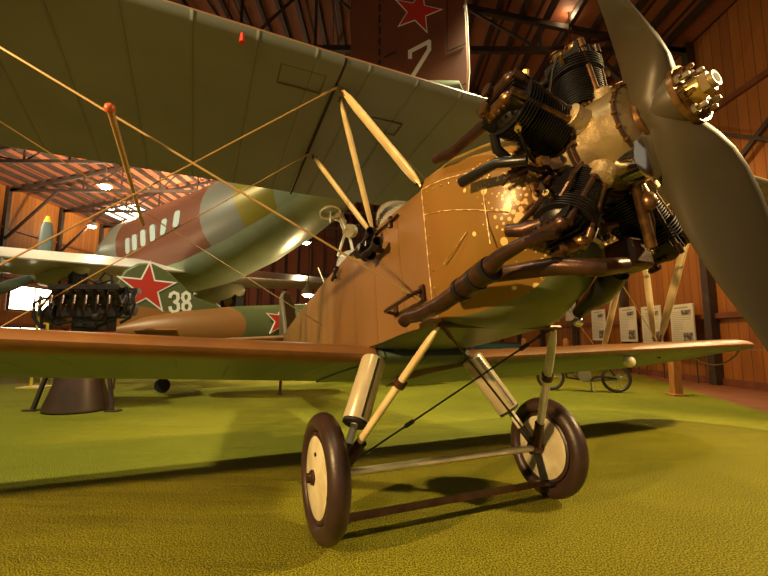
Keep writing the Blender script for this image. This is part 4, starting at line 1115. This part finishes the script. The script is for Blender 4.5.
b.tube([(.15, 0, .80), (.08, 0, .95), (.15, 0, 1.05), (.26, 0, 1.0), (.28, 0, .85), (.2, 0, .8)], .016, 8)
b.tube([(-.5, -.25, .35), (-.3, -.34, .18), (.0, -.3, .25), (.3, -.33, .15)], .018, 8)
b.tube([(.45, -.15, .62), (.62, -.2, .74), (.76, -.2, .70), (.80, -.2, .5), (.74, -.2, .30), (.60, -.2, .22)], .024, 8)
b.tube([(-.72, -.1, .62), (-.80, -.2, .52), (-.78, -.2, .30), (-.66, -.2, .14), (-.5, -.2, .02)], .024, 8)
b.tube([(-.2, -.15, .80), (-.1, -.2, .93), (.05, -.2, .90), (.2, -.2, .84), (.4, -.2, .90), (.52, -.2, .80)], .016, 8)
b.each('coolant_pipe', M['black'], de)
b = MB(); b.cyl((.56, 0, .45), (.68, 0, .45), .11, n=18); b.cyl((.25, -.3, .3), (.4, -.3, .3), .06, n=12); b.cyl((-.3, -.25, .68), (-.15, -.3, .68), .05, n=12); b.each('supercharger', dk, de)

# yellow access stands, red sign further left
yel = mat('yellow_frame_paint', (.62, .42, .03), .45)
for i, (px, Y, h, lab) in enumerate(((41, 9.6, 2.1, 'tall yellow post stand with rungs left of the display engine'), (76, 10.2, 1.35, 'short yellow frame stand behind the display engine pipes'))):
    c = at(px, 340, Y); t = thing('access_stand', lab, 'stand', (c.x, Y, 0))
    for s in (-.12, .12):
        b = MB(); b.cyl((s, 0, 0), (s, 0, h), .03, n=8); b.build('post', yel, t)
    b = MB()
    for q in range(int(h/.3)): b.cyl((-.12, 0, .25+.3*q), (.12, 0, .25+.3*q), .018, n=8)
    b.build('rung', yel, t)
    b = MB(); b.box((0, 0, .015), (.5, .5, .03)); b.build('base_plate', yel, t)
c = at(108, 326, 9.4); t = thing('notice_board', 'small red and white notice board behind the display engine', 'sign', (c.x, 9.4, 0))
b = MB(); b.box((0, 0, c.z), (.62, .04, .30)); b.build('panel', mat('red_board', (.55, .05, .02), .5), t)
b = MB(); b.box((-.12, -.024, c.z+.02), (.24, .008, .18)); b.build('white_card', mat('white_card', (.8, .78, .7), .5), t)
b = MB()
for s in (-.25, .25): b.cyl((s, 0.0, 0), (s, 0.0, c.z-.15), .02, n=8)
b.build('post', steelb, t)

# ================================================================== RIGHT SIDE: posters, posts, motorcycle
paper = mat('cream_poster_paper', (.62, .58, .47), .6, 0, col2=(.57, .53, .42), scale=2); ink = mat('grey_ink', (.30, .27, .22), .7); photo = mat('dark_photo_print', (.07, .06, .05), .6, 0, col2=(.35, .31, .25), scale=9, thr=(.45, .6))
posts = [(671, 694, 303, 'rightmost display poster with a photo of a dark machine at its lower right'), (642, 661, 305, 'second display poster from the right, seen between the cream wing struts'),
         (620, 636, 306, 'display poster left of the cream wing struts with a small round picture'), (592, 605, 309, 'leftmost tall display poster beyond the black engine duct'), (566, 576, 300, 'far beige display poster with a ring design, partly behind the engine belly')]
for i, (x0, x1, yt, lab) in enumerate(posts):
    PXL = WX-.35
    Ya = PXL*FPX/(x1-384); Yb = PXL*FPX/(x0-384)
    w = Yb-Ya; z1 = at(x1, yt, Ya).z
    if i == 4: z1 = at(x1, 300, Ya).z
    h = 1.22 if i < 4 else .9
    t = thing('display_poster', lab, 'poster', (PXL, (Ya+Yb)/2, z1-h), 0, 'display posters along the plank wall')
    b = MB(); b.box((0, 0, h/2), (.04, w, h)); b.build('panel', paper, t)
    b = MB()
    random.seed(i+3)
    if i < 4:
        for q in range(26):
            zz = h-.22-q*.055
            if zz < .1: break
            ww = w*(.8 if q % 5 else .5)
            if 0.25 < zz/h < .55 and i in (0, 2): ww *= .55
            b.box((-.022, w/2-.08-ww/2, zz), (.004, ww, .012))
        b.box((-.022, 0, h-.1), (.004, w*.6, .04))
        b.build('text_lines', ink, t)
        b = MB(); b.box((-.024, -w*.24, h*.20), (.004, w*.40, h*.26)); b.box((-.024, -w*.22, h*.80), (.004, w*.42, h*.11)); b.each('photo_print', photo, t)
    else:
        b.tube([(-.022, .18*cos(a), .55+.18*sin(a)) for a in [2*PI*j/20 for j in range(21)]], .02, 6); b.build('ring_design', ink, t)
    b = MB()
    for s in (-1, 1): b.cyl((.02, s*(w/2-.06), -(z1-h)), (.02, s*(w/2-.06), h*.4), .018, n=8)
    b.build('leg', steelb, t)

c = at(676.5, 392, 8.95); woodo = mat('orange_wood', (.42, .17, .035), .5, 0, col2=(.33, .12, .025), scale=5, stretch=(8, 8, 1))
t = thing('wooden_post', 'square orange wooden post on the carpet edge under the right wing tip', 'post', (c.x, 8.95, 0))
b = MB(); b.box((0, 0, .55), (.17, .17, 1.1)); b.build('shaft', woodo, t, bevel=.01)
b = MB(); b.box((0, 0, .02), (.3, .3, .04)); b.build('foot', woodo, t, bevel=.005)
for i, (px, Y, lab) in enumerate(((525, 15.5, 'short orange rope post left of the black strut beyond the right lower wing'), (567, 14.8, 'short orange rope post beyond the motorcycle'))):
    c = at(px, 370, Y); t = thing('rope_post', lab, 'post', (c.x, Y, 0))
    b = MB(); b.cyl((0, 0, 0), (0, 0, 1.12), .10, n=16); b.sphere((0, 0, 1.12), .10, 12); b.build('shaft', woodo, t)
    b = MB(); b.cyl((0, 0, 0), (0, 0, .04), .25, n=20); b.build('foot', steelb, t)
c = at(497, 341, 16.5)
t = thing('display_case', 'low teal display case far behind under the biplane nose', 'case', (c.x, 16.5, 0))
b = MB(); b.box((0, 0, .5), (2.0, .6, 1.0)); b.build('cabinet', mat('teal_paint', (.03, .12, .14), .5), t, bevel=.01)
b = MB(); b.box((0, 0, 1.02), (2.1, .7, .05)); b.build('top', steelb, t, bevel=.01)
# rope barrier wire near the wall
b = MB(); p0 = Vector((WX-1.0, 5.0, .95)); p1 = Vector((WX-1.0, 11.5, .98)); b.cyl(p0, p1, .008, n=6)
rb = b.build('barrier_rope', M['steel']); tag(rb, 'thin grey barrier rope running along the red floor strip', 'rope')
for Y, lab in ((5.0, 'thin steel barrier post at the near end of the rope, outside the right edge'), (11.5, 'thin steel barrier post by the far end of the rope')):
    t = thing('barrier_post', lab, 'post', (WX-1.0, Y, 0)); b = MB(); b.cyl((0, 0, 0), (0, 0, .98), .015, n=8); b.build('shaft', M['steel'], t); b = MB(); b.cyl((0, 0, 0), (0, 0, .03), .14, n=16); b.build('foot', steelb, t)

# motorcycle
rw = at(617, 391, 9.35); fw = at(551, 390, 9.75)
mdir = Vector((fw.x-rw.x, fw.y-rw.y, 0)); wb = mdir.length; ma = math.atan2(mdir.y, mdir.x)
mc = thing('motorcycle', 'old dark motorcycle standing behind the right lower wing', 'motorcycle', (rw.x, rw.y, 0), ma)
for nm, x in (('wheel', 0), ('wheel', wb)):
    b = MB(); r = .31
    b.rings([[Vector((x+(r-.035+.035*cos(q))*cos(a), .035*sin(q), r+(r-.035+.035*cos(q))*sin(a))) for q in [2*PI*j/10 for j in range(10)]] for a in [2*PI*i/32 for i in range(33)]], caps=False)
    w_ = b.build('wheel', M['tyre'], mc)
    b = MB()
    for q in range(16): a = 2*PI*q/16; b.cyl((x, (.02 if q % 2 else -.02), r), (x+(r-.06)*cos(a), 0, r+(r-.06)*sin(a)), .004, n=5)
    b.build('spokes', M['steel'], w_)
    b = MB(); b.cyl((x, -.06, r), (x, .06, r), .05, n=14); b.build('hub', M['steel'], w_)
b = MB(); b.tube([(0, 0.06, .31), (.35, .06, .34), (.6, .04, .25), (wb-.35, .04, .30), (wb-.28, 0, .85)], .022, 8); b.tube([(0, -.06, .31), (.35, -.06, .34), (.6, -.04, .25), (wb-.35, -.04, .30), (wb-.28, 0, .85)], .022, 8); b.tube([(.25, 0, .70), (wb-.3, 0, .82)], .03, 8); b.tube([(0, 0, .33), (.25, 0, .70)], .02, 8); b.build('frame', M['black'], mc)
b = MB()
for s in (-1, 1): b.tube([(wb, s*.07, .31), (wb-.26, s*.07, .90)], .018, 8)
b.build('front_fork', M['black'], mc)
b = MB(); b.tube([(wb-.45, -.34, .96), (wb-.32, -.2, 1.0), (wb-.27, 0, .95), (wb-.32, .2, 1.0), (wb-.45, .34, .96)], .014, 8); b.build('handlebar', M['chrome'], mc)
b = MB(); b.sphere((.75, 0, .78), .2, 16, sc=(1.4, .6, .6)); b.build('fuel_tank', M['exh'], mc)
b = MB(); b.sphere((.33, 0, .80), .18, 14, sc=(1.1, .7, .35)); b.build('saddle', M['blackmat'], mc)
b = MB(); b.cyl((.65, -.1, .36), (.65, .1, .36), .14, n=18); b.lathe((.68, 0, .42), Z, [(0, .07), (.04, .09), (.05, .06), (.09, .09), (.10, .06), (.14, .09), (.15, .06), (.19, .08)], 16); b.build('engine', M['steel'], mc)
b = MB(); b.tube([(.75, -.1, .50), (.85, -.12, .35), (.6, -.13, .22), (0, -.13, .28)], .024, 8); b.build('exhaust_pipe', M['steel'], mc)
b = MB(); b.tube([(.5, -.1, .2), (.48, -.2, .012)], .012, 8); b.tube([(.5, .1, .2), (.48, .2, .012)], .012, 8); b.each('center_stand', M['steel'], mc)

# ================================================================== LIGHTS
def aim(o, tgt):
    d = Vector(tgt)-o.location; o.rotation_euler = d.to_track_quat('-Z', 'Y').to_euler()
def spot(name, loc, tgt, e, col, ang=60, soft=.12, blend=.5):
    l = bpy.data.lights.new(name, 'SPOT'); l.energy = e; l.color = col; l.spot_size = math.radians(ang); l.spot_blend = blend; l.shadow_soft_size = soft
    o = bpy.data.objects.new(name, l); COL.objects.link(o); o.location = loc; aim(o, tgt); return o
def area(name, loc, tgt, e, col, size):
    l = bpy.data.lights.new(name, 'AREA'); l.energy = e; l.color = col; l.size = size
    o = bpy.data.objects.new(name, l); COL.objects.link(o); o.location = loc; aim(o, tgt); return o
WARM = (1., .66, .30)
spot('key_floodlight', (-5.0, -1.8, 3.5), (.6, 3.2, .9), 3300, (1., .62, .24), 85, .14, .6)
spot('overhead_left', (-5.0, 2.6, 9.2), (-5.2, 6.5, 0), 3300, (1., .95, .60), 110, .3, .8)
spot('overhead_right', (2.8, 8.0, 9.2), (2.4, 7.0, 0), 4200, (1., .88, .50), 84, .3, .8)
spot('wall_washer', (4.0, 10.0, 7.5), (9, 12.0, 1.2), 1700, (1., .62, .25), 90, .3, .8)
spot('roof_fill_left', (-11, 18, 5.5), (-14.5, 22, 12), 17000, (1., .76, .48), 100, .4, .8)  # unseen spot added to brighten the left roof boards
spot('roof_fill_far', (-10, 27, 6.5), (-14, 30, 12.5), 14000, (1., .78, .5), 115, .4, .8)  # second added spot without a fixture, brightens the far roof
spot('flank_light', (-10.5, 6.0, 6.5), (-5.5, 12.5, 4), 3500, (1., .88, .65), 70, .3, .7)
spot('side_flood', (-3.9, 1.25, 2.95), (.5, 1.6, 1.7), 620, (1., .80, .50), 50, .10, .6)
spot('overhead_front', (-1.2, -.8, 9.0), (0, 4.5, 0), 650, (1., .80, .42), 95, .25, .8)
spot('front_right_fill', (7.2, 2.2, 5.8), (2.8, 3.2, 0), 3700, (1., .70, .30), 75, .2, .7)  # added unseen spot, fills the right floor and port wing
spot('right_side_fill', (8.2, 7.5, 4.2), (3, 4.6, 1.2), 700, (1., .76, .40), 60, .15, .7)  # unseen spot added to brighten the top of the port lower wing
w = bpy.data.worlds.new('world'); C.world = w; w.use_nodes = True
w.node_tree.nodes['Background'].inputs[0].default_value = (1., .84, .60, 1); w.node_tree.nodes['Background'].inputs[1].default_value = .27

# ================================================================== CAMERA
cam = bpy.data.cameras.new('camera'); co = bpy.data.objects.new('camera', cam); COL.objects.link(co); C.camera = co
cam.sensor_width = 36; cam.lens = FPX*36/768; cam.clip_start = .05; cam.clip_end = 200
f = Vector((0, cos(PIT), sin(PIT))); r = Vector((1, 0, 0)); u = Vector((0, -sin(PIT), cos(PIT)))
r2 = r*cos(ROL)+u*sin(ROL); u2 = -r*sin(ROL)+u*cos(ROL)
co.matrix_world = Matrix.Translation((0, 0, CAMZ)) @ Matrix((r2, u2, -f)).transposed().to_4x4()
C.view_settings.view_transform = 'Standard'; C.view_settings.look = 'None'; C.view_settings.gamma = 1; C.view_settings.exposure = 0
C.view_settings.use_curve_mapping = False
